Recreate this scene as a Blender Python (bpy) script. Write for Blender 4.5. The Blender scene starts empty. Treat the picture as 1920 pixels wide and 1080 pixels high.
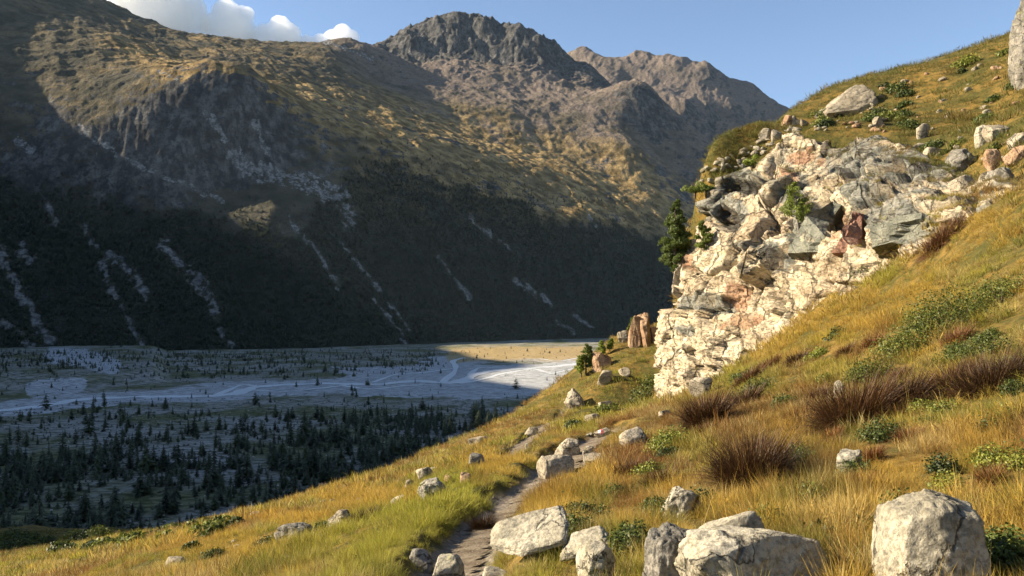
import bpy, bmesh, math, random
import numpy as np
from mathutils import Vector, Matrix

# ------------------------------------------------------------------ camera, light
SC = bpy.context.scene
COL = SC.collection
EYE = 1.6
F = 1500.0                      # focal length in pixels of the 1920 px wide photograph
VH = 580.0                      # image row of the horizon
PITCH = math.atan((VH - 540.0) / F)

cam_d = bpy.data.cameras.new('camera')
cam_d.sensor_width = 36.0
cam_d.lens = 36.0 * F / 1920.0
cam_d.clip_start = 0.1
cam_d.clip_end = 60000.0
cam = bpy.data.objects.new('camera', cam_d)
cam.location = (0, 0, EYE)
cam.rotation_euler = (math.pi / 2 + PITCH, 0, 0)
COL.objects.link(cam)
SC.camera = cam

SUN_EL = math.radians(27.0)
SUN_H = Vector((-0.99, 0.09, 0)).normalized()
SUN_V = Vector((SUN_H.x * math.cos(SUN_EL), SUN_H.y * math.cos(SUN_EL), math.sin(SUN_EL)))
sun_d = bpy.data.lights.new('sun', 'SUN')
sun_d.energy = 5.0
sun_d.angle = math.radians(0.5)
sun_d.color = (1.0, 0.85, 0.63)
sun = bpy.data.objects.new('sun', sun_d)
sun.rotation_euler = SUN_V.to_track_quat('Z', 'Y').to_euler()
COL.objects.link(sun)

W = bpy.data.worlds.new('World')
SC.world = W
W.use_nodes = True
wn = W.node_tree
bg = wn.nodes['Background']
sky = wn.nodes.new('ShaderNodeTexSky')
sky.sky_type = 'NISHITA'
sky.sun_disc = False
sky.sun_elevation = SUN_EL
sky.sun_rotation = math.atan2(SUN_H.x, SUN_H.y)
sky.altitude = 2000
sky.air_density = 1.0
sky.dust_density = 0.8
sky.ozone_density = 1.0
wn.links.new(sky.outputs[0], bg.inputs[0])
bg.inputs[1].default_value = 0.075

SC.view_settings.view_transform = 'Standard'
SC.view_settings.look = 'None'
SC.view_settings.gamma = 1.0
SC.view_settings.exposure = 1.5
SC.view_settings.use_curve_mapping = False
try:
    SC.cycles.use_denoising = True
    SC.cycles.max_bounces = 30
    SC.cycles.glossy_bounces = 2
    SC.cycles.diffuse_bounces = 4
    SC.cycles.transmission_bounces = 6
    SC.cycles.transparent_max_bounces = 8
    SC.cycles.volume_bounces = 28
    SC.cycles.use_adaptive_sampling = True
    SC.cycles.adaptive_threshold = 0.015
except Exception:
    pass

# ------------------------------------------------------------------ numpy noise
def _h(ix, iy, iz, seed):
    with np.errstate(over='ignore'):
        h = (ix.astype(np.int64) * 374761393 + iy.astype(np.int64) * 668265263 + iz.astype(np.int64) * 2147483647 + seed * 1274126177) & 0xFFFFFFFF
        h = ((h ^ (h >> 13)) * 1274126177) & 0xFFFFFFFF
        h = ((h ^ (h >> 16)) * 2246822519) & 0xFFFFFFFF
        return h ^ (h >> 15)

def rnd(ix, iy, iz, seed):
    return _h(ix, iy, iz, seed).astype(np.float64) / 4294967296.0

_G = np.array([[1,1,0],[-1,1,0],[1,-1,0],[-1,-1,0],[1,0,1],[-1,0,1],[1,0,-1],[-1,0,-1],[0,1,1],[0,-1,1],[0,1,-1],[0,-1,-1]], float)

def perlin3(x, y, z, seed=0):
    x, y, z = np.broadcast_arrays(np.asarray(x, float), np.asarray(y, float), np.asarray(z, float))
    xi, yi, zi = np.floor(x), np.floor(y), np.floor(z)
    xf, yf, zf = x - xi, y - yi, z - zi
    u = xf**3 * (xf * (xf * 6 - 15) + 10)
    v = yf**3 * (yf * (yf * 6 - 15) + 10)
    w = zf**3 * (zf * (zf * 6 - 15) + 10)
    out = 0
    for dx in (0, 1):
        for dy in (0, 1):
            for dz in (0, 1):
                g = _G[_h(xi + dx, yi + dy, zi + dz, seed) % 12]
                d = g[..., 0] * (xf - dx) + g[..., 1] * (yf - dy) + g[..., 2] * (zf - dz)
                out = out + d * (u if dx else 1 - u) * (v if dy else 1 - v) * (w if dz else 1 - w)
    return out

def perlin2(x, y, seed=0):
    x, y = np.broadcast_arrays(np.asarray(x, float), np.asarray(y, float))
    xi, yi = np.floor(x), np.floor(y)
    xf, yf = x - xi, y - yi
    u = xf**3 * (xf * (xf * 6 - 15) + 10)
    v = yf**3 * (yf * (yf * 6 - 15) + 10)
    zi = np.zeros_like(xi)
    out = 0
    for dx in (0, 1):
        for dy in (0, 1):
            a = _h(xi + dx, yi + dy, zi, seed) * (2 * math.pi / 4294967296.0)
            d = np.cos(a) * (xf - dx) + np.sin(a) * (yf - dy)
            out = out + d * (u if dx else 1 - u) * (v if dy else 1 - v)
    return out * 1.4

def fbm2(x, y, octv=5, gain=0.5, seed=0, ridged=False):
    a, s, o = 1.0, 0.0, 0.0
    for i in range(octv):
        n = perlin2(x * 2**i + 17.3 * i, y * 2**i - 9.1 * i, seed + i)
        if ridged:
            n = 1 - 2 * np.abs(n)
        o = o + a * n
        s += a
        a *= gain
    return o / s

def fbm3(x, y, z, octv=4, gain=0.5, seed=0, ridged=False):
    a, s, o = 1.0, 0.0, 0.0
    for i in range(octv):
        n = perlin3(x * 2**i + 17.3 * i, y * 2**i - 9.1 * i, z * 2**i + 3.7 * i, seed + i)
        if ridged:
            n = 1 - 2 * np.abs(n)
        o = o + a * n
        s += a
        a *= gain
    return o / s

def worley3(x, y, z, seed=0):
    """returns F1, F2, the random value of the nearest cell and the value of a random tilted facet in it"""
    xi, yi, zi = np.floor(x), np.floor(y), np.floor(z)
    f1 = np.full(x.shape, 9.0); f2 = np.full(x.shape, 9.0); val = np.zeros(x.shape); tilt = np.zeros(x.shape)
    for dx in (-1, 0, 1):
        for dy in (-1, 0, 1):
            for dz in (-1, 0, 1):
                cx, cy, cz = xi + dx, yi + dy, zi + dz
                px = cx + rnd(cx, cy, cz, seed)
                py = cy + rnd(cx, cy, cz, seed + 1)
                pz = cz + rnd(cx, cy, cz, seed + 2)
                d = np.sqrt((px - x)**2 + (py - y)**2 + (pz - z)**2)
                near = d < f1
                f2 = np.where(near, f1, np.minimum(f2, d))
                val = np.where(near, rnd(cx, cy, cz, seed + 3), val)
                tl = (x - px) * (rnd(cx, cy, cz, seed + 4) - .5) + (y - py) * (rnd(cx, cy, cz, seed + 5) - .5) + (z - pz) * (rnd(cx, cy, cz, seed + 6) - .5)
                tilt = np.where(near, tl, tilt)
                f1 = np.where(near, d, f1)
    return f1, f2, val, tilt

def sstep(a, b, x):
    t = np.clip((x - a) / (b - a), 0, 1)
    return t * t * (3 - 2 * t)

# ------------------------------------------------------------------ pixels and rays
CP, SP = math.cos(PITCH), math.sin(PITCH)
def ray(u, v):
    """direction with forward component 1 (x right, y forward, z up) through a photo pixel"""
    x = (np.asarray(u, float) - 960) / F
    y = (540 - np.asarray(v, float)) / F
    f = CP - y * SP
    return x / f, np.ones_like(f), (SP + y * CP) / f

def pt(u, v, d):
    x, _, z = ray(u, v)
    return np.stack([x * d, np.ones_like(x) * d, z * d + EYE], -1)

def project(X, Y, Z):
    z = Z - EYE
    f = Y * CP + z * SP
    up = -Y * SP + z * CP
    f = np.where(f > 1e-3, f, 1e-3)
    return 960 + F * X / f, 540 - F * up / f

def th_of(u):
    return math.atan((u - 960) / F)

class Field:
    """ground height as a scattered-data surface over bearing and log distance"""
    def __init__(self, px_pts, xyz_pts, c=0.03, ks=1.0):
        P = [pt(u, v, d) for u, v, d in px_pts] + [np.array(p, float) for p in xyz_pts]
        P = np.array(P)
        r = np.hypot(P[:, 0], P[:, 1]); th = np.arctan2(P[:, 0], P[:, 1])
        self.q = np.stack([th, ks * np.log(r)], -1)
        self.ks, self.c = ks, c
        g = P[:, 2] / r
        n = len(g)
        A = self.k(self.q[:, None, :], self.q[None, :, :])
        Q = np.concatenate([np.ones((n, 1)), self.q], 1)
        M = np.block([[A, Q], [Q.T, np.zeros((3, 3))]])
        M[:n, :n] += np.eye(n) * 1e-6
        self.w = np.linalg.lstsq(M, np.concatenate([g, [0, 0, 0]]), rcond=None)[0]
        self.n = n
    def k(self, a, b):
        d = a - b
        return -np.sqrt(d[..., 0]**2 + d[..., 1]**2 + self.c**2)
    def z(self, X, Y):
        X = np.asarray(X, float); sh = X.shape
        X = X.ravel(); Y = np.asarray(Y, float).ravel()
        r = np.maximum(np.hypot(X, Y), 0.3); th = np.arctan2(X, Y)
        lr = self.ks * np.log(r)
        g = self.w[self.n] + self.w[self.n + 1] * th + self.w[self.n + 2] * lr
        for i in range(self.n):
            g = g - self.w[i] * np.sqrt((th - self.q[i, 0])**2 + (lr - self.q[i, 1])**2 + self.c**2)
        return (g * r).reshape(sh)

# ------------------------------------------------------------------ mesh and object helpers
def mesh_np(name, V, faces, smooth=True, attrs=None, mat=None):
    me = bpy.data.meshes.new(name)
    V = np.asarray(V, np.float32)
    faces = [np.asarray(f, np.int32) for f in faces if len(f)]
    me.vertices.add(len(V)); me.vertices.foreach_set('co', V.ravel())
    if faces:
        tot = sum(f.shape[0] for f in faces)
        loops = np.concatenate([f.ravel() for f in faces])
        sizes = np.concatenate([np.full(f.shape[0], f.shape[1], np.int32) for f in faces])
        starts = np.concatenate([[0], np.cumsum(sizes)[:-1]]).astype(np.int32)
        me.loops.add(len(loops)); me.loops.foreach_set('vertex_index', loops)
        me.polygons.add(tot); me.polygons.foreach_set('loop_start', starts)
        me.polygons.foreach_set('loop_total', sizes)
        me.polygons.foreach_set('use_smooth', np.full(tot, smooth, bool))
    for k, a in (attrs or {}).items():
        a = np.asarray(a, np.float32)
        if a.ndim == 1:
            at = me.attributes.new(k, 'FLOAT', 'POINT'); at.data.foreach_set('value', a)
        elif a.shape[1] == 3:
            at = me.attributes.new(k, 'FLOAT_VECTOR', 'POINT'); at.data.foreach_set('vector', a.ravel())
        else:
            at = me.attributes.new(k, 'FLOAT_COLOR', 'POINT'); at.data.foreach_set('color', a.ravel())
    me.update(calc_edges=True)
    if mat:
        me.materials.append(mat)
    return me

def link(name, data, parent=None, **props):
    o = bpy.data.objects.new(name, data)
    COL.objects.link(o)
    if parent:
        o.parent = parent
    for k, v in props.items():
        if v is not None:
            o[k] = v
    return o

def grid_faces(nr, nc, off=0, mask=None):
    i = np.arange(nr * nc).reshape(nr, nc) + off
    q = np.stack([i[:-1, :-1], i[:-1, 1:], i[1:, 1:], i[1:, :-1]], -1).reshape(-1, 4)
    return q

# ------------------------------------------------------------------ materials
class NT:
    def __init__(self, name):
        self.m = bpy.data.materials.new(name); self.m.use_nodes = True
        self.t = self.m.node_tree; self.t.nodes.clear()
        self.out = self.t.nodes.new('ShaderNodeOutputMaterial')
        self._pos = None
    def node(self, ty, **kw):
        n = self.t.nodes.new(ty)
        for k, v in kw.items():
            setattr(n, k, v)
        return n
    def put(self, sock, v):
        if hasattr(v, 'links') or hasattr(v, 'is_output'):
            self.t.links.new(v, sock)
        elif isinstance(v, (tuple, list)) and len(v) == 3 and sock.type == 'RGBA':
            sock.default_value = (*v, 1)
        else:
            sock.default_value = v
    def pos(self):
        if not self._pos:
            self._pos = self.node('ShaderNodeNewGeometry')
        return self._pos.outputs['Position']
    def obj(self):
        return self.node('ShaderNodeTexCoord').outputs['Object']
    def map(self, co, scale=(1, 1, 1), rot=(0, 0, 0), loc=(0, 0, 0)):
        n = self.node('ShaderNodeMapping')
        self.put(n.inputs[0], co); n.inputs['Scale'].default_value = scale
        n.inputs['Rotation'].default_value = rot; n.inputs['Location'].default_value = loc
        return n.outputs[0]
    def noise(self, co, scale, detail=6, rough=0.6, dist=0.0, out=0):
        n = self.node('ShaderNodeTexNoise')
        self.put(n.inputs['Vector'], co); n.inputs['Scale'].default_value = scale
        n.inputs['Detail'].default_value = detail; n.inputs['Roughness'].default_value = rough
        n.inputs['Distortion'].default_value = dist
        return n.outputs[out]
    def voro(self, co, scale, feature='F1', out='Distance', rand=1.0):
        n = self.node('ShaderNodeTexVoronoi', feature=feature)
        self.put(n.inputs['Vector'], co); n.inputs['Scale'].default_value = scale
        n.inputs['Randomness'].default_value = rand
        return n.outputs[out]
    def ramp(self, fac, a, b, ca=0.0, cb=1.0):
        n = self.node('ShaderNodeMapRange', interpolation_type='SMOOTHSTEP')
        self.put(n.inputs[0], fac)
        n.inputs[1].default_value = a; n.inputs[2].default_value = b
        n.inputs[3].default_value = ca; n.inputs[4].default_value = cb
        return n.outputs[0]
    def math(self, op, a, b=0.0):
        n = self.node('ShaderNodeMath', operation=op)
        self.put(n.inputs[0], a); self.put(n.inputs[1], b)
        return n.outputs[0]
    def mix(self, fac, a, b, mode='MIX'):
        n = self.node('ShaderNodeMix', data_type='RGBA', blend_type=mode)
        self.put(n.inputs[0], fac); self.put(n.inputs[6], a); self.put(n.inputs[7], b)
        return n.outputs[2]
    def attr(self, name, ty='GEOMETRY', out='Fac'):
        n = self.node('ShaderNodeAttribute', attribute_name=name, attribute_type=ty)
        return n.outputs[out]
    def bump(self, h, strength=0.5, dist=1.0, normal=None):
        n = self.node('ShaderNodeBump')
        n.inputs['Strength'].default_value = strength; n.inputs['Distance'].default_value = dist
        self.put(n.inputs['Height'], h)
        if normal:
            self.put(n.inputs['Normal'], normal)
        return n.outputs[0]
    def surf(self, col, rough=0.9, normal=None, spec=0.2, transl=None, tfac=0.0):
        b = self.node('ShaderNodeBsdfPrincipled')
        self.put(b.inputs['Base Color'], col); self.put(b.inputs['Roughness'], rough)
        b.inputs['Specular IOR Level'].default_value = spec
        if normal:
            self.put(b.inputs['Normal'], normal)
        o = b.outputs[0]
        if tfac:
            t = self.node('ShaderNodeBsdfTranslucent')
            self.put(t.inputs[0], transl if transl is not None else col)
            mx = self.node('ShaderNodeMixShader'); mx.inputs[0].default_value = tfac
            self.t.links.new(o, mx.inputs[1]); self.t.links.new(t.outputs[0], mx.inputs[2])
            o = mx.outputs[0]
        self.t.links.new(o, self.out.inputs[0])
        return self.m

def mat_mountain():
    n = NT('mountain ground'); p = n.pos()
    big = n.noise(p, 0.004, 8, 0.62)
    mid = n.noise(p, 0.02, 8, 0.65)
    fine = n.noise(p, 0.08, 7, 0.72)
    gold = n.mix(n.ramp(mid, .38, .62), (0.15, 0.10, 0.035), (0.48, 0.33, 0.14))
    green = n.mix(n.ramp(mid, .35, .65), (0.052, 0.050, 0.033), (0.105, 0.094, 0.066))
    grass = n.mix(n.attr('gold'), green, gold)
    grass = n.mix(n.ramp(fine, .50, .68, 0, .85), grass, (0.05, 0.05, 0.02))
    rk = n.mix(n.ramp(mid, .3, .7), (0.075, 0.072, 0.066), (0.21, 0.20, 0.185))
    rk = n.mix(n.ramp(fine, .42, .66, 0, .85), rk, (0.035, 0.036, 0.036))
    vs = n.noise(n.map(p, (1, 1, .22)), .045, 7, .7, .2)
    rk = n.mix(n.ramp(vs, .42, .60, 0, .8), rk, (0.03, 0.031, 0.032))
    rk = n.mix(n.ramp(vs, .40, .28, 0, .6), rk, (0.30, 0.285, 0.26))
    scr = n.mix(n.ramp(fine, .4, .62), (0.10, 0.10, 0.098), (0.31, 0.305, 0.295))
    band = n.noise(n.map(p, (.30, .30, 2.4), (.10, -.16, 0)), .022, 7, .66, .3)
    rf = n.math('ADD', n.attr('rock'), n.math('ADD', n.math('MULTIPLY', n.math('SUBTRACT', fine, .5), 1.1), n.math('MULTIPLY', n.math('SUBTRACT', band, .5), 1.5)))
    c = n.mix(n.ramp(rf, .35, .62), grass, rk)
    hi = n.mix(n.ramp(fine, .35, .65), (0.125, 0.10, 0.082), (0.25, 0.20, 0.16))
    c = n.mix(n.math('MULTIPLY', n.attr('high'), n.ramp(big, .3, .55, .55, 1)), c, n.mix(n.ramp(rf, .4, .7), hi, rk))
    sf = n.math('ADD', n.attr('scree'), n.math('MULTIPLY', n.math('SUBTRACT', fine, .5), 1.3))
    c = n.mix(n.ramp(sf, .42, .62), c, scr)
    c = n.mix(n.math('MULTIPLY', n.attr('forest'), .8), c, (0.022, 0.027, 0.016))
    h = n.math('ADD', n.math('MULTIPLY', mid, 1.0), n.math('MULTIPLY', fine, .35))
    h = n.math('ADD', h, n.math('MULTIPLY', band, .8))
    return n.surf(c, .95, n.bump(h, 1.0, 18.0), .1)

def mat_valley():
    n = NT('valley ground'); p = n.pos()
    a = n.noise(p, .012, 8, .62); b = n.noise(n.map(p, (1, 2.2, 1)), .10, 7, .68); f = n.noise(p, .6, 4, .7)
    gravel = n.mix(n.ramp(b, .36, .60), (0.20, 0.205, 0.205), n.mix(n.ramp(f, .3, .7), (0.36, 0.365, 0.365), (0.54, 0.545, 0.545)))
    heath = n.mix(n.ramp(b, .36, .56), (0.06, 0.06, 0.035), (0.29, 0.28, 0.25))
    heath = n.mix(n.ramp(a, .42, .6), heath, n.mix(n.ramp(b, .4, .6), (0.05, 0.06, 0.022), (0.15, 0.15, 0.075)))
    gold = n.mix(n.ramp(b, .35, .65), (0.24, 0.17, 0.07), (0.42, 0.31, 0.15))
    gravel = n.mix(n.ramp(n.noise(n.map(p, (1, 2.6, 1)), .03, 7, .65), .50, .64, 0, .5), gravel, (0.15, 0.155, 0.125))
    gf = n.math('ADD', n.attr('gravel'), n.math('MULTIPLY', n.math('SUBTRACT', b, .5), 1.1))
    c = n.mix(n.ramp(gf, .4, .65), heath, gravel)
    c = n.mix(n.attr('gold'), c, gold)
    return n.surf(c, .95, n.bump(b, .8, 1.5), .1)

def mat_water():
    n = NT('glacial water'); p = n.pos()
    f = n.noise(n.map(p, (1, 3, 1)), .35, 5, .6)
    c = n.mix(n.ramp(f, .35, .65), (0.60, 0.64, 0.66), (0.82, 0.84, 0.85))
    return n.surf(c, .3, n.bump(f, .4, .2), .4)

def mat_hill():
    n = NT('hillside turf'); p = n.pos()
    a = n.noise(p, .35, 7, .6); b = n.noise(p, 2.2, 6, .65); f = n.noise(p, 14, 5, .7)
    turf = n.mix(n.ramp(a, .38, .62), (0.10, 0.085, 0.022), (0.25, 0.155, 0.04))
    turf = n.mix(n.ramp(b, .42, .62, 0, .8), turf, (0.055, 0.06, 0.016))
    turf = n.mix(n.ramp(f, .35, .7, 0, .6), turf, (0.035, 0.03, 0.014))
    dirt = n.mix(n.ramp(f, .3, .7), (0.11, 0.09, 0.07), (0.26, 0.225, 0.18))
    c = n.mix(n.attr('dirt'), turf, dirt)
    return n.surf(c, .95, n.bump(n.math('ADD', b, n.math('MULTIPLY', f, .3)), .8, .12), .1)

def mat_path():
    n = NT('trodden earth'); p = n.pos()
    b = n.noise(p, 3, 6, .65); f = n.noise(p, 26, 5, .7); v = n.voro(p, 22)
    c = n.mix(n.ramp(b, .35, .65), (0.13, 0.10, 0.07), (0.25, 0.21, 0.155))
    c = n.mix(n.ramp(f, .42, .62, 0, .5), c, (0.08, 0.06, 0.04))
    c = n.mix(n.ramp(n.math('ADD', v, n.math('MULTIPLY', b, .3)), .22, .30, .8, 0), c, (0.36, 0.32, 0.26))
    return n.surf(c, .95, n.bump(n.math('ADD', f, n.math('MULTIPLY', b, .6)), .9, .035), .1)

def mat_cliff():
    n = NT('banded cliff rock'); p = n.pos()
    st = n.map(p, (.5, .5, 1.6), (.35, -.25, 0))
    a = n.noise(p, .22, 8, .62, .8); b = n.noise(st, .9, 8, .65, .6); f = n.noise(p, 4.5, 7, .72); s = n.noise(st, 2.6, 6, .7, .4)
    cream = n.mix(n.ramp(b, .35, .62), (0.40, 0.315, 0.21), (0.66, 0.57, 0.41))
    grey = n.mix(n.ramp(s, .35, .65), (0.12, 0.125, 0.105), (0.30, 0.29, 0.245))
    rust = n.mix(n.ramp(s, .35, .65), (0.30, 0.14, 0.075), (0.48, 0.29, 0.18))
    gf = n.math('ADD', n.attr('grey'), n.math('MULTIPLY', n.math('SUBTRACT', b, .5), 1.4))
    c = n.mix(n.ramp(gf, .38, .62), cream, grey)
    uf = n.math('ADD', n.attr('rust'), n.math('MULTIPLY', n.math('SUBTRACT', a, .5), 1.5))
    c = n.mix(n.ramp(uf, .38, .66, 0, .8), c, rust)
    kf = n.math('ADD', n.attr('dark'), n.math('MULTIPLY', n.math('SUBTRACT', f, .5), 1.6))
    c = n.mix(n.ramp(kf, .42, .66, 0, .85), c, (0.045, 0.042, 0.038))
    tan = n.mix(n.ramp(f, .35, .65), (0.20, 0.15, 0.09), (0.40, 0.32, 0.21))
    c = n.mix(n.ramp(n.noise(p, .55, 7, .68, .6), .48, .62, 0, .5), c, tan)
    c = n.mix(n.ramp(f, .52, .64, 0, .75), c, (0.06, 0.052, 0.042))
    c = n.mix(n.ramp(s, .62, .72, 0, .75), c, (0.06, 0.055, 0.05))
    wv = n.node('ShaderNodeVectorMath', operation='ADD'); n.put(wv.inputs[0], n.map(p, (.9, .9, .6), (.25, .35, 0))); n.put(wv.inputs[1], n.math('MULTIPLY', b, 1.2))
    e1 = n.voro(wv.outputs[0], .55, 'DISTANCE_TO_EDGE'); e2 = n.voro(wv.outputs[0], 1.7, 'DISTANCE_TO_EDGE')
    ck = n.math('MULTIPLY', n.ramp(e1, 0, .035), n.ramp(e2, 0, .04, .6, 1))
    c = n.mix(ck, n.mix(.7, c, (0.045, 0.038, 0.03)), c)
    h = n.math('ADD', n.math('ADD', n.math('MULTIPLY', s, .8), n.math('MULTIPLY', f, .5)), n.math('MULTIPLY', ck, .6))
    return n.surf(c, .9, n.bump(h, .9, .25), .2)

def mat_rock(name, lo, hi, dark=(0.05, 0.05, 0.045), lichen=(0.30, 0.30, 0.08), amount=.5, sc=1.0, warm=None):
    n = NT(name); oi = n.node('ShaderNodeObjectInfo'); va = n.node('ShaderNodeVectorMath', operation='ADD')
    n.put(va.inputs[0], n.obj()); n.put(va.inputs[1], n.math('MULTIPLY', oi.outputs['Random'], 60.0)); p = va.outputs[0]
    a = n.noise(p, 1.6 * sc, 8, .62, .3); b = n.noise(p, 6 * sc, 8, .68); f = n.noise(p, 30 * sc, 5, .75)
    c = n.mix(n.ramp(a, .35, .65), lo, hi)
    c = n.mix(n.ramp(f, .42, .62, 0, .7), c, tuple(x * .4 for x in lo))
    c = n.mix(n.ramp(b, .54, .68, 0, amount), c, dark)
    if warm:
        c = n.mix(n.ramp(n.noise(p, 1.1 * sc, 5, .6, .5), .5, .66, 0, .6), c, warm)
    l = n.noise(n.map(p, (1, 1, 1), (0, 0, 0), (7, 3, 1)), 3.3 * sc, 7, .7)
    c = n.mix(n.ramp(l, .60, .68, 0, .7), c, lichen)
    l2 = n.noise(n.map(p, (1, 1, 1), (0, 0, 0), (2, 9, 4)), 2.1 * sc, 8, .72)
    c = n.mix(n.ramp(l2, .57, .64, 0, .75), c, (0.085, 0.085, 0.07))
    wv = n.node('ShaderNodeVectorMath', operation='ADD'); n.put(wv.inputs[0], p); n.put(wv.inputs[1], n.math('MULTIPLY', a, .9))
    ck = n.ramp(n.voro(n.map(wv.outputs[0], (1, 1, 2.2), (.3, .5, 0)), 1.1 * sc, 'DISTANCE_TO_EDGE'), 0, .022)
    c = n.mix(ck, n.mix(.75, c, (0.03, 0.028, 0.024)), c)
    h = n.math('ADD', n.math('ADD', n.math('MULTIPLY', b, 1.0), n.math('MULTIPLY', f, .35)), n.math('MULTIPLY', ck, .7))
    return n.surf(c, .92, n.bump(h, .8, .05 / sc), .2)

def mat_grass(name):
    n = NT(name)
    t = n.attr('tint', 'INSTANCER', 'Color')
    r = n.attr('shade'); h = n.attr('height')
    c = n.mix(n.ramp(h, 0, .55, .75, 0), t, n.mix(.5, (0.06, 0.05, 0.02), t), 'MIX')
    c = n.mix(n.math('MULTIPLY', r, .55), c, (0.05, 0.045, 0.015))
    c = n.mix(n.ramp(r, .8, 1, 0, .4), c, (0.50, 0.38, 0.17))
    return n.surf(c, .7, None, .25, None, .42)

def mat_leaf(name, lo, hi, tf=.25):
    n = NT(name)
    r = n.attr('shade')
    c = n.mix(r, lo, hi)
    oi = n.node('ShaderNodeObjectInfo')
    c = n.mix(1.0, c, n.mix(oi.outputs['Random'], (.55, .6, .6), (1.7, 1.6, 1.35)), 'MULTIPLY')
    return n.surf(c, .55, None, .35, None, tf)

def mat_bark(name, lo, hi):
    n = NT(name); p = n.obj()
    b = n.noise(n.map(p, (6, 6, 1.2)), 3, 6, .7)
    return n.surf(n.mix(n.ramp(b, .35, .65), lo, hi), .95, n.bump(b, .8, .03), .1)

def mat_plain(name, col, rough=.8):
    n = NT(name); p = n.obj()
    f = n.noise(p, 20, 5, .7)
    return n.surf(n.mix(n.ramp(f, .3, .7), tuple(x * .8 for x in col), col), rough)

M_mount, M_valley, M_water, M_hill, M_path, M_cliff = mat_mountain(), mat_valley(), mat_water(), mat_hill(), mat_path(), mat_cliff()
M_granite = mat_rock('pale granite', (0.30, 0.27, 0.20), (0.52, 0.475, 0.37), amount=.38, lichen=(0.30, 0.30, 0.10))
M_granite_far = mat_rock('pale weathered rock', (0.27, 0.23, 0.165), (0.47, 0.41, 0.31), amount=.45, lichen=(0.24, 0.22, 0.10), sc=.8)
M_ochre = mat_rock('ochre rock', (0.33, 0.20, 0.115), (0.50, 0.35, 0.23), amount=.35, lichen=(0.34, 0.22, 0.12), sc=.7)
M_darkrock = mat_rock('dark lichened rock', (0.17, 0.16, 0.135), (0.36, 0.33, 0.28), dark=(0.035, 0.033, 0.03), amount=.85)
M_slate = mat_rock('slate grey slab', (0.13, 0.135, 0.11), (0.25, 0.25, 0.20), amount=.3, lichen=(0.3, 0.28, 0.2))
M_redrock = mat_rock('red brown slab', (0.20, 0.10, 0.07), (0.34, 0.19, 0.13), amount=.35, lichen=(0.36, 0.26, 0.18))
M_grass = mat_grass('grass blades')
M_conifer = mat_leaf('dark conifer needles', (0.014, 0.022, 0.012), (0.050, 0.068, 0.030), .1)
M_stonepine = mat_leaf('stone pine needles', (0.055, 0.085, 0.014), (0.22, 0.27, 0.05), .32)
M_bilberry = mat_leaf('bilberry leaves', (0.016, 0.030, 0.008), (0.085, 0.11, 0.022), .22)
M_juniper = mat_leaf('juniper needles', (0.040, 0.060, 0.012), (0.19, 0.21, 0.036), .28)
M_tussock = mat_leaf('dry brown tussock', (0.026, 0.013, 0.006), (0.15, 0.072, 0.026), .15)
M_bark = mat_bark('pine bark', (0.05, 0.038, 0.028), (0.14, 0.11, 0.085))
M_deadwood = mat_bark('grey dead wood', (0.10, 0.09, 0.08), (0.26, 0.24, 0.21))

# ------------------------------------------------------------------ far terrain
def pl_dist(U, V, poly):
    d = np.full(U.shape, 1e9)
    for (x0, y0), (x1, y1) in zip(poly[:-1], poly[1:]):
        dx, dy = x1 - x0, y1 - y0
        t = np.clip(((U - x0) * dx + (V - y0) * dy) / (dx * dx + dy * dy + 1e-9), 0, 1)
        d = np.minimum(d, np.hypot(U - x0 - t * dx, V - y0 - t * dy))
    return d

FLOOR = -90.0
mt_px = [
    # foot of the slope
    (0,660,1690),(250,656,1780),(500,653,1850),(750,645,2080),(950,638,2330),(1150,632,2600),(1300,628,2850),(1500,622,3200),
    # forested slope
    (0,500,1915),(250,500,2000),(500,500,2100),(750,500,2345),(950,500,2600),(1150,500,2870),(1300,520,3050),
    (0,380,2130),(250,395,2190),(500,400,2260),(750,400,2520),(950,400,2790),(1100,415,2950),(1240,440,3240),
    # cliff band and its upper edge
    (0,250,2300),(0,170,2420),(120,230,2330),(200,190,2420),(300,180,2420),(380,183,2440),(440,290,2400),(440,203,2450),(520,225,2530),(520,300,2450),(640,262,2680),
    (760,290,2830),(860,318,2960),(960,355,3020),(1040,388,3060),(1130,402,3160),
    # benches and ridge
    (0,70,2750),(100,80,2800),(190,80,2900),(300,115,2900),(420,150,2900),(540,180,2920),(640,215,2950),
    (200,10,3900),(100,-35,3900),(0,-80,3800),(300,56,3850),(400,76,3850),(480,88,3820),(545,100,3820),(590,110,3800),(300,80,3350),(450,105,3350),
    (600,88,4250),(650,84,4350),(700,95,4400),(620,105,3900),
    # middle ground below the peak
    (640,160,3500),(760,215,3550),(900,260,3650),(1040,300,3650),(1150,335,3600),(1240,385,3500),(760,250,3100),(900,290,3250),(1040,340,3300),
    (700,150,4050),(850,160,4350),(1000,165,4550),(1080,170,4600),(1150,178,4500),(950,210,4000),(1080,235,4050),
    (1160,168,4450),(1205,165,4350),(1245,205,4330),(1300,262,4280),(1350,305,4230),(1215,250,4150),(1260,320,3950),(1200,290,3850),(1300,400,3700),(1500,420,4200),(1450,360,4300),
    # the peak
    (705,97,4850),(740,68,4950),(775,41,5000),(800,46,5000),(830,37,5020),(860,27,5050),(885,39,5050),(910,33,5060),(935,44,5060),(965,36,5050),(990,45,5040),(1020,56,5020),(1050,86,5000),(1085,118,4980),(1120,150,4950),
    (780,110,4780),(860,105,4800),(940,110,4820),(1010,115,4800),(1060,140,4780),(730,120,4700),(860,135,4560),(960,140,4640),
    (720,130,5500),(860,120,5700),(1000,130,5700),(1150,200,5500),(600,150,5000),(450,150,4700),(300,120,4800),(200,90,4900),(0,0,4900),
    (1250,260,5200),(1350,330,5000),
]
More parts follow.
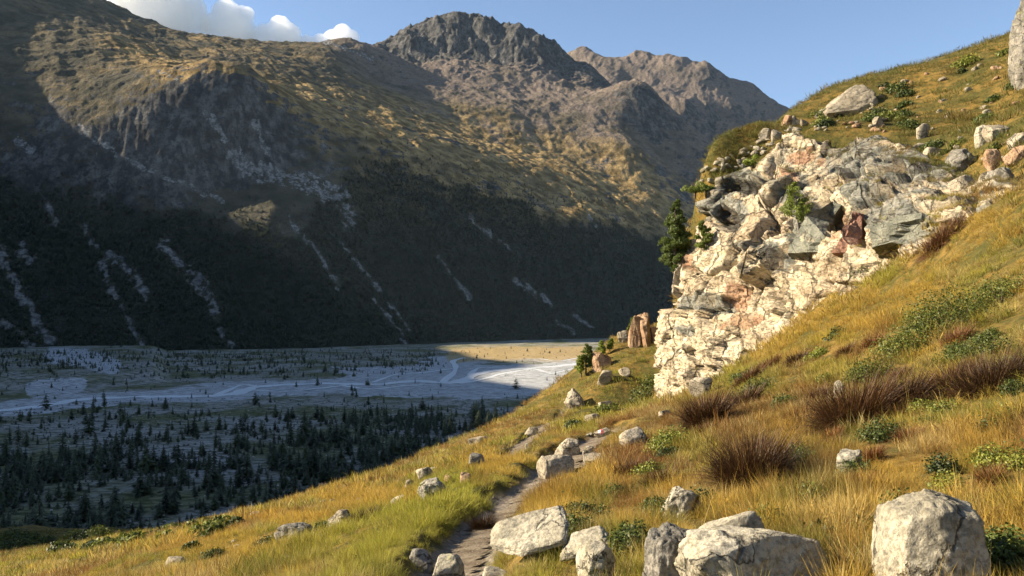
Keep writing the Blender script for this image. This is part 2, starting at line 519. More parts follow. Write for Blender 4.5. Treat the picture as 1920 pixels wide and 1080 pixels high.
mt_xyz = [
    (-1500,1330,-90),(-1450,900,-90),(-1350,400,-90),(-1300,-200,-90),(-1300,-900,-90),
    (-1700,1500,330),(-1680,900,330),(-1640,300,340),(-1620,-300,340),
    (-1980,1850,865),(-1950,1500,900),(-1900,1000,905),(-1880,500,894),(-1870,200,886),(-1860,-100,886),(-1850,-600,886),
    (-2600,1500,640),(-2500,500,640),(-2500,-500,640),(-2700,2400,1000),(-2300,2300,960),(-2350,2950,1330),(-2250,2600,1120),(-3300,3000,1100),(-3300,2000,700),
]
mt = Field(mt_px, mt_xyz, .03, 1.0)
N_HAT = np.array([0.54, -0.84]); T_HAT = np.array([0.84, 0.54])

def mt_z(X, Y):
    z = mt.z(X, Y)
    r = np.hypot(X, Y)
    nn = X * N_HAT[0] + Y * N_HAT[1]; tt = X * T_HAT[0] + Y * T_HAT[1]
    wx = fbm2(X / 420, Y / 420, 3, .5, 31) * 90
    up = sstep(-80, 120, z) * (.25 + .75 * sstep(math.radians(-42), math.radians(-35), np.arctan2(X, Y)))
    # gullies that follow the fall line, broader relief, crags
    g = fbm2((tt + wx * 1.4) / 130, (nn - wx) / 520, 5, .55, 8, True)
    b = fbm2(X / 380, Y / 380, 6, .5, 9)
    cr = fbm2((X + wx * .6) / 160, (Y + wx * .6) / 160, 5, .58, 14, True)
    hi = sstep(3800, 4900, r)
    z = z + up * (g * 15 + b * 22 + cr * (6 + 29 * hi))
    # ledges on the open upper slopes
    led = fbm2((tt * .45 + nn * .9 + wx * .6) / 75, (tt * .9 - nn * .45 - wx) / 260, 4, .55, 47, True)
    z = z + up * led * 8.5 * sstep(250, 500, z) * (1 - hi)
    z = z + up * fbm2(X / 45, Y / 45, 3, .6, 46, True) * 2.4 * sstep(100, 400, z)
    pk = sstep(4650, 4950, r) * sstep(th_of(690), th_of(740), np.arctan2(X, Y)) * (1 - sstep(th_of(1060), th_of(1110), np.arctan2(X, Y)))
    z = z + pk * (fbm2(X / 120 + wx / 200, Y / 190, 5, .62, 77, True) * 42 + fbm2(X / 330, Y / 260, 3, .5, 79, True) * 50 - 130)
    return z

def polar_grid(ths, rs, zf):
    T, R = np.meshgrid(ths, rs)
    X = np.sin(T) * R; Y = np.cos(T) * R
    Z = zf(X, Y)
    return X, Y, Z

def slope_of(X, Y, Z):
    P = np.stack([X, Y, Z], -1)
    a = np.gradient(P, axis=0); b = np.gradient(P, axis=1)
    n = np.cross(a, b); n /= np.linalg.norm(n, axis=-1, keepdims=True) + 1e-12
    return np.abs(n[..., 2])

SCREE = [
    ([(0,465),(20,520),(55,580),(95,640)], 15), ([(190,495),(215,560),(245,605),(265,645)], 12), ([(205,480),(235,500),(272,548)], 17),
    ([(305,460),(345,500),(385,545),(402,575)], 17), ([(398,590),(412,615),(430,645)], 9), ([(438,288),(470,318),(520,330),(580,345),(640,368),(655,410)], 24),
    ([(90,375),(105,420)], 9), ([(40,465),(55,490)], 18), ([(36,262),(62,282)], 11), ([(140,235),(220,290)], 9), ([(640,455),(700,530),(770,620)], 5),
    ([(965,525),(1035,572)], 9), ([(540,410),(590,470),(640,540)], 5), ([(820,480),(880,560)], 5), ([(160,425),(180,460)], 9), ([(0,600),(60,645)], 14),
    ([(880,405),(960,470)], 5), ([(1095,395),(1118,425)], 5), ([(390,215),(420,260)], 14), ([(480,230),(500,290)], 12), ([(1040,600),(1080,625)], 6), ([(700,560),(760,640)], 5),
    ([(300,130),(330,150)], 5), ([(560,60),(700,110)], 4), ([(240,300),(420,380)], 6), ([(1070,590),(1110,612)], 5),
]
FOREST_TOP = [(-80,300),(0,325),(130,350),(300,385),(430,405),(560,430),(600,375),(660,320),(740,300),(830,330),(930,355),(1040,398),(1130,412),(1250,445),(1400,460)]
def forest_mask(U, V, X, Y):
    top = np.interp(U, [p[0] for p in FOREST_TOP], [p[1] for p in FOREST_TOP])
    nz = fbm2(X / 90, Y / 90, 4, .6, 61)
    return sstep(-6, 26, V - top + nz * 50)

def scree_mask(U, V, X, Y):
    U = U + fbm2(X / 60, Y / 60, 4, .6, 71) * 13; V = V + fbm2(X / 60, Y / 60, 4, .6, 75) * 13
    s = np.zeros(U.shape)
    for poly, w in SCREE:
        s = np.maximum(s, 1 - sstep(.1 * w, 1.5 * w, pl_dist(U, V, poly)))
    return np.clip(s * (.62 + 1.1 * fbm2(X / 24, Y / 24, 4, .65, 79)), 0, 1)

def mt_attrs(X, Y, Z):
    U, V = project(X, Y, Z)
    nz = slope_of(X, Y, Z)
    steep = 1 - sstep(.46, .76, nz)
    sc = scree_mask(U, V, X, Y)
    r = np.hypot(X, Y)
    th = np.arctan2(X, Y)
    patch = fbm2(X / 160, Y / 160, 5, .6, 88)
    inb = sstep(th_of(0), th_of(250), th)
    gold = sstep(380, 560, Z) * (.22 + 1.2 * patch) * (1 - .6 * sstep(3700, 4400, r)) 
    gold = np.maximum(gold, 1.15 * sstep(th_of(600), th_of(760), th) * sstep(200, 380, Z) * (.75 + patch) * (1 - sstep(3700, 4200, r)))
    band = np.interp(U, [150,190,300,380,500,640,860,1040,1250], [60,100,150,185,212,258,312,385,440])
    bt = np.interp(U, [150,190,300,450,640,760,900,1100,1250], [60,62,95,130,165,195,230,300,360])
    gold = np.maximum(gold, sstep(10, -20, V - band) * sstep(-25, 15, V - bt) * (.85 + 1.4 * patch) * sstep(140, 200, U))  # sunlit strip painted into the slope as brighter gold, down to the shadow line
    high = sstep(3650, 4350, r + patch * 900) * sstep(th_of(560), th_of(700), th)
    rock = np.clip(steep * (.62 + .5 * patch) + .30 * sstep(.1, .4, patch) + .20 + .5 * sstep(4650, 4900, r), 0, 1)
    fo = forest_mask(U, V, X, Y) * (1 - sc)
    gold = gold * (.45 + .55 * sstep(120, 260, U))  # far left toned down, its shade painted into the grass colour
    return dict(gold=np.clip(gold, 0, 1).ravel(), high=high.ravel(), rock=rock.ravel(), scree=sc.ravel(), forest=fo.ravel())

def terrain(name, ths, rs, zf, af, mat, **props):
    X, Y, Z = polar_grid(ths, rs, zf)
    me = mesh_np(name, np.stack([X, Y, Z], -1).reshape(-1, 3), [grid_faces(len(rs), len(ths))], True, af(X, Y, Z), mat)
    o = link(name, me, **props)
    return o, (X, Y, Z)

th_in = np.arctan((np.linspace(-60, 1420, 720) - 960) / F)
th_left = np.radians(np.linspace(-118, math.degrees(th_in[0]), 60))[:-1]
r1 = np.concatenate([np.linspace(1350, 1750, 40)[:-1], np.linspace(1750, 3400, 330)[:-1], np.linspace(3400, 4700, 130)])
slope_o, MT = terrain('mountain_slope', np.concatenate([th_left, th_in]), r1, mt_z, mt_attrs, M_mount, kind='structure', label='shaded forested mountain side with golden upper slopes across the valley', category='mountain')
r2 = np.linspace(4700, 5900, 170)
terrain('mountain_peak', th_in[120:], r2, mt_z, mt_attrs, M_mount, kind='structure', label='jagged dark rocky peak above the grey scree', category='mountain')

fr_px = [
    (1040,112,6700),(1062,104,6700),(1090,90,6750),(1112,99,6750),(1135,108,6750),(1170,105,6800),(1200,97,6800),(1230,107,6800),(1280,107,6700),(1320,118,6600),(1345,133,6500),
    (1362,149,6500),(1380,148,6700),(1405,158,6700),(1430,176,6700),(1480,201,6700),(1512,213,6700),(1600,240,6700),(1750,300,6700),
    (1060,150,6200),(1130,160,6000),(1200,150,6200),(1280,160,6200),(1330,180,6100),(1130,250,5300),(1250,250,5400),(1350,270,5600),(1420,260,5900),(1500,280,6000),
    (1250,330,4900),(1400,350,5200),(1550,350,5600),(1040,300,5100),(1700,400,5600),(1290,200,5750),(1200,195,5700),(1370,205,6000),(1310,225,5700),
    (1040,200,7600),(1200,180,7700),(1350,220,7600),(1500,290,7600),(1750,400,7500),
]
fr = Field(fr_px, [], .012, 1.0)
def fr_z(X, Y):
    z = fr.z(X, Y)
    return z + fbm2(X / 620, Y / 620, 4, .5, 101) * 50 + fbm2((X - .4 * Y) / 330, (Y + .4 * X) / 900, 6, .56, 103, True) * 55 - 20
def fr_attrs(X, Y, Z):
    nz = slope_of(X, Y, Z)
    o = np.zeros(X.size)
    patch = fbm2(X / 260, Y / 260, 5, .6, 98).ravel()
    return dict(gold=o, high=np.ones(X.size), rock=np.clip((1 - sstep(.45, .78, nz)).ravel() * .95 + patch * .5, 0, 1), scree=o, forest=o)
th_f = np.arctan((np.linspace(1030, 1780, 380) - 960) / F)
terrain('far_mountain', th_f, np.linspace(4900, 7800, 230), fr_z, fr_attrs, M_mount, kind='structure', label='hazy brown far range with rounded summits behind the peak', category='mountain')

# ------------------------------------------------------------------ valley floor and river
def at_floor(u, v, z=FLOOR):
    x, _, k = ray(u, v)
    d = (z - EYE) / k
    return np.stack([x * d, d], -1)

RIVERS = [   # (pixel polyline, width in metres)
    ([(-60,775),(0,769),(60,762),(110,755),(160,747),(250,743),(330,742),(400,741),(440,737),(470,727),(520,721),(600,718),(660,719),(720,719),(780,713),(830,717),(860,714),(900,699),(950,692),(1000,689),(1060,684),(1110,676)], 18),
    ([(860,718),(905,710),(945,699),(1000,690)], 7), ([(830,716),(855,690),(850,676),(870,670)], 8), ([(400,742),(450,722),(480,722)], 6), ([(880,702),(900,689),(960,688),(1000,689)], 6), ([(640,722),(700,728),(760,722),(820,719)], 4), ([(1000,690),(1040,700),(1090,698),(1120,704)], 5), ([(945,699),(1010,703),(1080,690),(1120,686)], 4), ([(700,716),(740,702),(790,698),(850,690)], 4), ([(1010,672),(1050,676),(1090,670),(1130,672)], 5), ([(470,730),(540,733),(600,727),(660,720)], 4),
]
riv_xy = [(at_floor(np.array([p[0] for p in poly]), np.array([p[1] for p in poly])), w) for poly, w in RIVERS]
def densify(P, n=12):
    """Catmull-Rom through the points"""
    P = np.asarray(P, float); out = []
    Q = np.concatenate([[2 * P[0] - P[1]], P, [2 * P[-1] - P[-2]]])
    for i in range(1, len(Q) - 2):
        for t in np.linspace(0, 1, n, endpoint=False):
            a, b, c, d = Q[i - 1], Q[i], Q[i + 1], Q[i + 2]
            out.append(.5 * ((2 * b) + (c - a) * t + (2 * a - 5 * b + 4 * c - d) * t * t + (3 * b - a - 3 * c + d) * t**3))
    out.append(Q[-2])
    return np.array(out)
riv_d = [(densify(P, 6), w) for P, w in riv_xy]

def river_dist(X, Y):
    d = np.full(X.shape, 1e9)
    for P, w in riv_d:
        d = np.minimum(d, pl_dist(X, Y, [tuple(p) for p in P]) - w * .5)
    return d

def fl_z0(X, Y):
    return FLOOR + fbm2(X / 150, Y / 150, 4, .5, 201) * 3.0 + fbm2(X / 22, Y / 22, 3, .5, 205) * .8
def fl_z(X, Y):
    d = river_dist(X, Y)
    z = fl_z0(X, Y)
    k = sstep(0, 55, d)
    z = FLOOR - .3 + (z - FLOOR + .3) * (.12 + .88 * k) - 1.0 * (1 - sstep(-3, 5, d))
    # terrace with a bare bank beyond the stream on the left
    U, V = project(X, Y, np.full(X.shape, FLOOR))
    t = sstep(9, 24, (735 + (U - 100) * -.02) - V) * sstep(40, 0, np.abs(U - 20) - 260)
    z = z + t * 11 * sstep(6, 30, d)
    return z
GOLDP = [(850,668),(900,663),(960,662),(1030,664),(1090,662)]
def fl_attrs(X, Y, Z):
    U, V = project(X, Y, Z)
    d = river_dist(X, Y)
    n = fbm2(X / 60, Y / 60, 4, .6, 210)
    gr = 1 - sstep(20, 75, d + n * 60)
    gr = np.maximum(gr, sstep(0, 60, U - 620 + n * 150) * sstep(0, 14, V - 680) * (1 - sstep(738, 752, V + n * 14)))
    gr = np.maximum(gr, .75 * (1 - sstep(10, 26, pl_dist(U, V, [(100,665),(160,672),(210,685)]) + n * 12)))
    gr = np.maximum(gr, .7 * (1 - sstep(8, 22, pl_dist(U, V, [(60,728),(150,722)]) + n * 10)))
    gd = 1 - sstep(9, 17, pl_dist(U, V, GOLDP) + n * 8)
    return dict(gravel=np.clip(gr, 0, 1).ravel(), gold=(gd * .9).ravel())
th_v = np.radians(np.concatenate([np.linspace(-118, -36, 60)[:-1], np.linspace(-36, 14, 420)[:-1], np.linspace(14, 60, 40)]))
r_v = np.concatenate([np.linspace(60, 280, 12)[:-1], 1 / np.linspace(1 / 280, 1 / 3600, 420)])
floor_o, FL = terrain('valley_floor', th_v, r_v, fl_z, fl_attrs, M_valley, kind='structure')

def ribbon(P, w, zf, lift, cols=5):
    t = np.gradient(P, axis=0); t /= np.linalg.norm(t, axis=1, keepdims=True)
    nrm = np.stack([-t[:, 1], t[:, 0]], -1)
    rows = []
    for k in np.linspace(-.5, .5, cols):
        ww = w * (1 + .45 * np.sin(np.arange(len(P)) * .9 + k) * np.sin(np.arange(len(P)) * .37))
        q = P + nrm * (k * ww)[:, None]
        rows.append(np.concatenate([q, zf(q[:, 0], q[:, 1])[:, None] + lift], 1))
    return np.array(rows)
rv, rf_, off = [], [], 0
for i, (P, w) in enumerate(riv_d):
    R = ribbon(P, w * (1 if i == 0 else 1.0) + 1.5, lambda x, y: np.full(x.shape, FLOOR - .62), .012 * i)
    rv.append(R.reshape(-1, 3)); rf_.append(grid_faces(R.shape[0], R.shape[1], off)); off += R.shape[0] * R.shape[1]
link('river', mesh_np('river', np.concatenate(rv), rf_, True, None, M_water), kind='structure')

# the sheet that carries the land on to the horizon, below everything else
GX, GY = np.meshgrid(np.linspace(-5600, 5600, 60), np.linspace(-2400, 8000, 60))
GZ = np.full(GX.shape, FLOOR - 20.0) + fbm2(GX / 2500, GY / 2500, 3, .5, 3) * 5
link('ground', mesh_np('ground', np.stack([GX, GY, GZ], -1).reshape(-1, 3), [grid_faces(60, 60)], True, {'gravel': np.zeros(GX.size), 'gold': np.zeros(GX.size)}, M_valley), kind='structure')

# ------------------------------------------------------------------ near hillside
BASE = [(1240,750,45),(1340,690,40),(1420,645,37),(1480,612,34),(1560,548,31),(1640,512,29),(1740,452,26),(1800,412,24.5),(1860,378,23)]
TOP  = [(1290,342,48.5),(1345,328,47.5),(1405,305,46),(1470,264,44),(1560,284,41.5),(1640,262,40),(1720,292,36),(1800,332,31),(1870,348,25)]
hp = [
    (1990,1080,3.4),(1900,1080,3.6),(1600,1080,3.9),(1300,1080,4.3),(1000,1080,5.0),(800,1080,5.6),(600,1080,7.8),(400,1080,12),(200,1080,20),(60,1080,30),(-100,1085,45),
    (1990,950,4.8),(1900,950,5),(1600,950,5.7),(1300,950,7),(1080,950,8.5),(950,940,9.5),(800,950,13),(640,960,19),(500,975,28),(380,990,38),(250,1012,50),
    (1990,870,5.8),(1900,870,6.2),(1600,870,7.5),(1300,870,10),(1100,870,13),(1010,880,13.5),(900,880,18),(800,895,26),(700,905,34),
    (440,974,45),(600,924,48),(760,872,50),(900,827,50),(1000,790,52),(1060,767,54),
    (440,1005,80),(600,965,80),(760,925,80),(900,885,80),(1000,850,80),(1060,830,80),
    (0,1040,62),(100,1025,75),(200,1008,90),(300,1003,85),(0,1012,110),(100,1004,125),(-120,1010,130),(0,1035,200),(0,1045,300),(-150,1040,300),(300,1030,170),(300,1050,300),
    (600,1010,160),(600,1060,290),(900,990,160),(900,1060,290),(1060,960,160),(1060,1060,290),(1300,900,200),(1300,1000,330),(1600,700,200),(1900,480,200),(1990,450,200),
    (1990,760,7.5),(1900,760,8.2),(1700,760,9.6),(1500,770,12),(1300,785,17),(1200,795,21),(1130,812,21),(1100,832,19),
    (1990,640,10),(1900,640,11.5),(1700,640,15),(1600,640,18),(1500,655,23),(1400,690,29),(1300,738,34),
    (1990,500,15),(1900,500,17),(1800,500,20.5),(1700,525,23.5),(1990,390,19),(1920,388,20.5),(1900,402,20.6),
    (1240,762,43),(1200,772,38),(1150,770,42),(1100,778,45),(1060,785,42),(1180,705,56),(1232,655,62),(1120,715,58),(1085,735,58),(1200,665,62),(1256,625,66),(1170,645,66),(1160,630,71),
    (1150,720,90),(1100,770,90),(1200,690,95),(1350,480,62),(1340,520,80),(1262,705,50),(1275,650,54),(1285,610,60),(1292,570,70),(1300,620,88),(1268,690,58),
    # above the cliff
    (1440,252,58),(1380,288,54),(1320,315,51),(1480,228,63),(1512,210,67),(1545,182,68),(1600,162,67),(1650,146,65),(1720,124,62),(1800,98,60),(1880,72,57),(1960,52,54),(1720,142,74),(1800,118,72),(1880,94,70),(1960,76,67),(1640,172,74),
    (1500,240,52),(1600,218,52),(1700,205,49),(1800,196,46),(1900,182,43),(1960,174,40),(1750,250,41),(1850,260,35),(1920,280,29),(1990,300,25),
    (1420,330,85),(1520,290,95),(1650,240,95),(1800,180,95),(1960,120,95),
]
hx = [(0, .5, 0), (.8, 0, .35), (-.8, 0, -.3), (3, 0.3, 1.5), (-3, .3, -1.0), (-9, 1, -3.0), (9, 1, 5), (20, 2, 12), (-40, 4, -14), (0, 1.5, -.08), (40, 20, 28), (60, 50, 45)]
push = []
for i, (u, v, d) in enumerate(TOP):
    p = pt(u, v, d); p = p + np.array([.55 + max(0, 3.0 - .9 * i), .75, -.35]); push.append(tuple(p))
for i, (u, v, d) in enumerate(BASE):
    p = pt(u, v, d); push.append(tuple(p + np.array([.25 + max(0, 1.6 - .5 * i), .35, .0])))
hill = Field(hp, hx + push, .035, 1.0)

TRAIL = [(790,1110),(822,1080),(850,1040),(880,1000),(905,968),(938,940),(980,916),(1018,897),(1045,872),(1062,850),(1085,832),(1110,820),(1134,806)]
TRAIL2 = [(955,856),(975,838),(995,818),(1012,800),(1032,786),(1062,771)]

def hill_base(X, Y):
    z = hill.z(X, Y)
    r = np.hypot(X, Y)
    k = sstep(4, 18, r)
    z = z + fbm2(X / 1.7, Y / 1.7, 3, .5, 301) * .10
    z = z + k * fbm2(X / 6.5, Y / 6.5, 4, .5, 305) * .38
    z = z + sstep(60, 140, r) * fbm2(X / 30, Y / 30, 4, .5, 307) * 3.0
    return z

def march(u, v, zf, d0=2.0, d1=260.0, n=700):
    x, _, k = ray(u, v)
    d = np.geomspace(d0, d1, n)
    g = zf(x * d, d)
    rz = k * d + EYE
    hit = np.nonzero(rz <= g)[0]
    if len(hit) == 0:
        j = int(np.argmin(rz - g)); dd = d[j]
    else:
        j = hit[0]
        if j == 0: dd = d[0]
        else:
            a, b = (rz - g)[j - 1], (g - rz)[j]
            dd = d[j - 1] + (d[j] - d[j - 1]) * a / (a + b + 1e-9)
    return float(x * dd), float(dd), float(zf(np.array([x * dd]), np.array([dd]))[0])

def trail_line(px):
    P = np.array([march(u, v, hill_base)[:2] for u, v in px])
    return densify(P, 8)
TR = [(trail_line(TRAIL), .29), (trail_line(TRAIL2), .50), (trail_line(TRAIL[6:]), .55)]
def trail_dist(X, Y):
    d = np.full(np.shape(X), 1e9)
    for P, hw in TR:
        d = np.minimum(d, pl_dist(X, Y, [tuple(p) for p in P]) - hw)
    return d
def hill_z(X, Y):
    X = np.asarray(X, float); Y = np.asarray(Y, float)
    z = hill_base(X, Y)
    d = trail_dist(X, Y)
    return z - .22 * (1 - sstep(-.12, .30, d)) + .05 * sstep(.1, .35, d) * (1 - sstep(.4, .9, d))
def hill_attrs(X, Y, Z):
    d = trail_dist(X, Y)
    return dict(dirt=(1 - sstep(-.02, .14, d + fbm2(X / .4, Y / .4, 3, .5, 320) * .12)).ravel())
th_h = np.radians(np.concatenate([np.linspace(-88, -36, 40)[:-1], np.linspace(-36, 36, 620)[:-1], np.linspace(36, 88, 40)]))
r_h = np.concatenate([np.geomspace(.6, 3.5, 40)[:-1], np.geomspace(3.5, 26, 300)[:-1], np.geomspace(26, 100, 170)[:-1], np.geomspace(100, 420, 70)])
hill_o, HG = terrain('hillside', th_h, r_h, hill_z, hill_attrs, M_hill, kind='structure')

def hill_interp(X, Y):
    """height on the built hillside mesh (bilinear over its polar grid)"""
    th = np.arctan2(X, Y); r = np.hypot(X, Y)
    i = np.clip(np.interp(r, r_h, np.arange(len(r_h))), 0, len(r_h) - 1.001); j = np.clip(np.interp(th, th_h, np.arange(len(th_h))), 0, len(th_h) - 1.001)
    a, b = i.astype(int), j.astype(int); fi, fj = i - a, j - b
    Z = HG[2]
    return Z[a, b] * (1 - fi) * (1 - fj) + Z[a + 1, b] * fi * (1 - fj) + Z[a, b + 1] * (1 - fi) * fj + Z[a + 1, b + 1] * fi * fj

def hit(u, v):
    return march(u, v, hill_interp)

# trodden path, a sheet in the groove
pv, pf, off = [], [], 0
for ti, (P, hw) in enumerate(TR):
    R = ribbon(densify(P, 6), hw * 1.15, hill_interp, .03 + .006 * ti, 13)
    pv.append(R.reshape(-1, 3)); pf.append(grid_faces(R.shape[0], R.shape[1], off)); off += R.shape[0] * R.shape[1]
link('path', mesh_np('path', np.concatenate(pv), pf, True, None, M_path), kind='structure')

# ------------------------------------------------------------------ cliff
def resample(P, n):
    P = np.asarray(P, float)
    D = densify(P, 16)
    s = np.concatenate([[0], np.cumsum(np.linalg.norm(np.diff(D, axis=0), axis=1))])
    return np.stack([np.interp(np.linspace(0, s[-1], n), s, D[:, i]) for i in range(P.shape[1])], -1)

PATCH_GREY = [(1690,425,75,30),(1610,300,70,30),(1520,430,40,45),(1390,345,55,25),(1330,570,50,22),(1420,470,45,25),(1480,350,30,40),(1720,340,60,30),(1300,400,18,50),(1480,500,30,30),(1640,380,40,20),(1370,400,40,30),(1300,620,22,14)]
PATCH_RUST = [(1590,430,20,45),(1300,495,12,16),(1470,330,40,25),(1400,600,50,20),(1500,290,45,14),(1440,450,20,14),(1380,560,30,40),(1540,300,16,12),(1350,610,18,14)]
DARKP = [(1392,350,46,16),(1372,412,18,24),(1490,440,16,36),(1545,272,9,22),(1480,500,18,24),(1690,345,26,18),(1735,330,22,18),(1442,332,22,10),(1300,370,10,22),(1285,395,8,30),(1590,330,14,12),(1420,520,16,10)]  # dark patches: shade of the recesses painted in, mixed with black lichen
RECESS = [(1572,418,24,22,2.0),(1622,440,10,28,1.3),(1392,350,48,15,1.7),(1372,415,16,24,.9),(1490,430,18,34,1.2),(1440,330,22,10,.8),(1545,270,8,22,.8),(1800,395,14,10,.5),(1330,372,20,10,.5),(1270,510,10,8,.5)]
def blob(U, V, L, soft=1.0):
    m = np.zeros(U.shape)
    for q in L:
        m = np.maximum(m, (1 - sstep(.5, 1.25, np.hypot((U - q[0]) / q[2], (V - q[1]) / q[3]))) * (q[4] if len(q) > 4 else 1))
    return m

def cliff_surface(nc=520, nr=300):
    B = np.array([pt(*b) for b in BASE]); T = np.array([pt(*t) for t in TOP])
    B = np.concatenate([[B[0] + (5.5, 11, .4), B[0] + (1.2, 5, .3)], B, [B[-1] + (1.6, -1.0, .9)]])
    T = np.concatenate([[T[0] + (6, 9, 1.0), T[0] + (1.5, 4, .4)], T, [T[-1] + (1.2, -1.6, -.3)]])
    Bc, Tc = resample(B, nc), resample(T, nc)
    Bc[:, 2] -= .9
    t = np.linspace(0, 1, nr)[:, None]
    tl = np.clip(t / .9, 0, 1)
    k = tl ** .85
    P = Bc[None] * (1 - k[..., None]) + Tc[None] * k[..., None]
    tang = np.gradient(.5 * (Bc + Tc), axis=0); tang[:, 2] = 0
    tang /= np.linalg.norm(tang, axis=1, keepdims=True)
    N = np.stack([-tang[:, 1], tang[:, 0], np.zeros(nc)], -1)
    if N[nc // 2, 1] > 0: N = -N
    # bulging profile, ends flat
    s = np.linspace(0, 1, nc)[None, :]
    ends = sstep(0, .06, s) * (1 - sstep(.88, 1, s))
    P = P + N[None] * (np.sin(np.pi * tl) * 1.5 * ends)[..., None]
    # left nose: juts out low, steps back half way up
    nose = 1 - sstep(.16, .46, s)
    off = np.interp(tl[:, 0], [0, .12, .25, .42, .50, .60, .68, .80, .92, 1], [1.7, 1.9, 2.1, 2.4, 3.1, 3.2, 4.0, 3.8, 3.0, 2.4])[:, None]
    P[..., 0] += off * nose
    # roll over at the top into the slope
    roll = np.clip((t - .9) / .1, 0, 1)
    P = P - N[None] * (roll * 2.2)[..., None]
    P[..., 2] -= (roll ** 2) * 1.3
    x, y, z = P[..., 0], P[..., 1], P[..., 2]
    U, V = project(x, y, z)
    # displacement along the outward normal
    bed = z * .95 + x * .30 - y * .12 + fbm3(x / 5, y / 5, z / 5, 3, .5, 401) * 1.2
    along = x * .7 - y * .7
    wrp = fbm3(x / 2.5, y / 2.5, z / 2.5, 3, .5, 415) * .35
    dep = x * .7 + y * .7
    xa, za = x + z * .35, z - x * .25
    f1, f2, val, t1 = worley3(xa / 4.0 + wrp, y / 4.0, za / 3.6 + wrp, 11)
    g1, g2, val2, t2 = worley3(xa / 1.6 + wrp, y / 1.6 - wrp, za / 1.4, 23)
    h1, h2, val3, t3 = worley3(xa / .62 + wrp, y / .62 - wrp, za / .52, 29)
    k1, k2, val4, t4 = worley3(xa / .26, y / .26, za / .22, 31)
    lay = fbm3(x / 3, y / 3, z / 3, 2, .5, 431)
    d = (val - .5) * 1.1 + t1 * 1.7 + (val2 - .5) * .36 + t2 * .8 + (val3 - .5) * .10 + t3 * .26 + (val4 - .5) * .03 + t4 * .09
    d -= .45 * (1 - sstep(0, .07, f2 - f1)) + .16 * (1 - sstep(0, .08, g2 - g1)) * sstep(-.1, .2, lay)
    d += fbm3(x / 7, y / 7, z / 7, 3, .5, 37) * .9 + fbm3(x / .8, y / .8, bed / .5, 4, .6, 33, True) * .10
    d -= blob(U, V, RECESS) * 1.0
    fade = sstep(0, .05, t) * ends
    a_, b_ = np.gradient(P, axis=0), np.gradient(P, axis=1)
    N3 = np.cross(b_, a_); N3 /= np.linalg.norm(N3, axis=-1, keepdims=True) + 1e-9
    N3 = N3 * np.sign((N3 * N[None]).sum(-1, keepdims=True) + 1e-9)
    d = d * 1.25
    P = P + N3 * (d * (.35 + .65 * fade) * (1 - .75 * sstep(.72, .92, t)))[..., None]
    hiz = sstep(470, 330, V) * .30 + .15 * sstep(1450, 1700, U)
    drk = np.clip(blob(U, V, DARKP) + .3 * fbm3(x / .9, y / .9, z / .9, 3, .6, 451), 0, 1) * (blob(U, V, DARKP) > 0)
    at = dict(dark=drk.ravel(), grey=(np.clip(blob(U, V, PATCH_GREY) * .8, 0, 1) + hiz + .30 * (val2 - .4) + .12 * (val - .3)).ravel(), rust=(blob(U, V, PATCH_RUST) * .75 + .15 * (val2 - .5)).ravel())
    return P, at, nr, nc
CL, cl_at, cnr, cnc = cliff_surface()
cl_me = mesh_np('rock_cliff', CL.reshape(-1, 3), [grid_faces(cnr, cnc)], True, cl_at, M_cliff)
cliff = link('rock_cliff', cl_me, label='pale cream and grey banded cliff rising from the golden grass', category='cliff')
CLU, CLV = project(CL[..., 0], CL[..., 1], CL[..., 2])
CLf = CL.reshape(-1, 3)
def on_cliff(u, v):
    e = np.hypot(CLU - u, CLV - v).ravel()
    c = np.nonzero(e < max(4, e.min() + 1))[0]
    return CLf[c[np.argmin(CLf[c, 1])]]
def slab_part(poly, lift, back, mat, seed):
    c = np.mean(poly, axis=0)
    ctr = on_cliff(*c)
    pts = []
    for (u, v) in poly:
        q = on_cliff(u, v); d = .5 * q[1] + .5 * ctr[1] - lift
        pts.append(pt(u, v, d))
    pts = np.array(pts); k = len(pts)
    bm = bmesh.new()
    fv = [bm.verts.new(p) for p in pts]; bv = [bm.verts.new(p + np.array(back)) for p in pts]
    bm.faces.new(fv); bm.faces.new(bv[::-1])
    for i in range(k):
        bm.faces.new((fv[i], bv[i], bv[(i + 1) % k], fv[(i + 1) % k]))
    bmesh.ops.triangulate(bm, faces=bm.faces[:])
    bmesh.ops.subdivide_edges(bm, edges=bm.edges[:], cuts=9, use_grid_fill=True)
    bmesh.ops.recalc_face_normals(bm, faces=bm.faces[:])
    V = np.array([v.co[:] for v in bm.verts]); N = np.array([v.normal[:] for v in bm.verts])
    a1, a2, va, ta = worley3(V[:, 0] / .8, V[:, 1] / .8, V[:, 2] / .55, seed)
    V = V + N * ((va - .5) * .10 + ta * .22 + fbm3(V[:, 0] / .4, V[:, 1] / .4, V[:, 2] / .25, 3, .6, seed) * .06)[:, None]
    Fc = np.array([[v.index for v in f.verts] for f in bm.faces]); bm.free()
    link('slab', mesh_np('slab', V, [Fc], False, None, mat), cliff)
slab_part([(1478,474),(1512,405),(1560,376),(1578,384),(1556,412),(1546,442),(1552,472)], .25, (1.2, 1.8, -.5), M_slate, 3)
slab_part([(1560,474),(1578,444),(1600,398),(1616,400),(1614,440),(1606,474)], .35, (1.0, 1.6, -.3), M_redrock, 5)
slab_part([(1632,418),(1700,404),(1760,400),(1756,436),(1690,450),(1636,464)], .30, (1.0, 1.6, -.3), M_slate, 7)
CLIFF_POLY = np.array([pt(*b)[:2] + (max(0, 2.0 - .5 * i), 0) for i, b in enumerate(BASE)] + [pt(*t)[:2] + (max(0, 3.4 - .9 * i), 0) for i, t in list(enumerate(TOP))[::-1]])
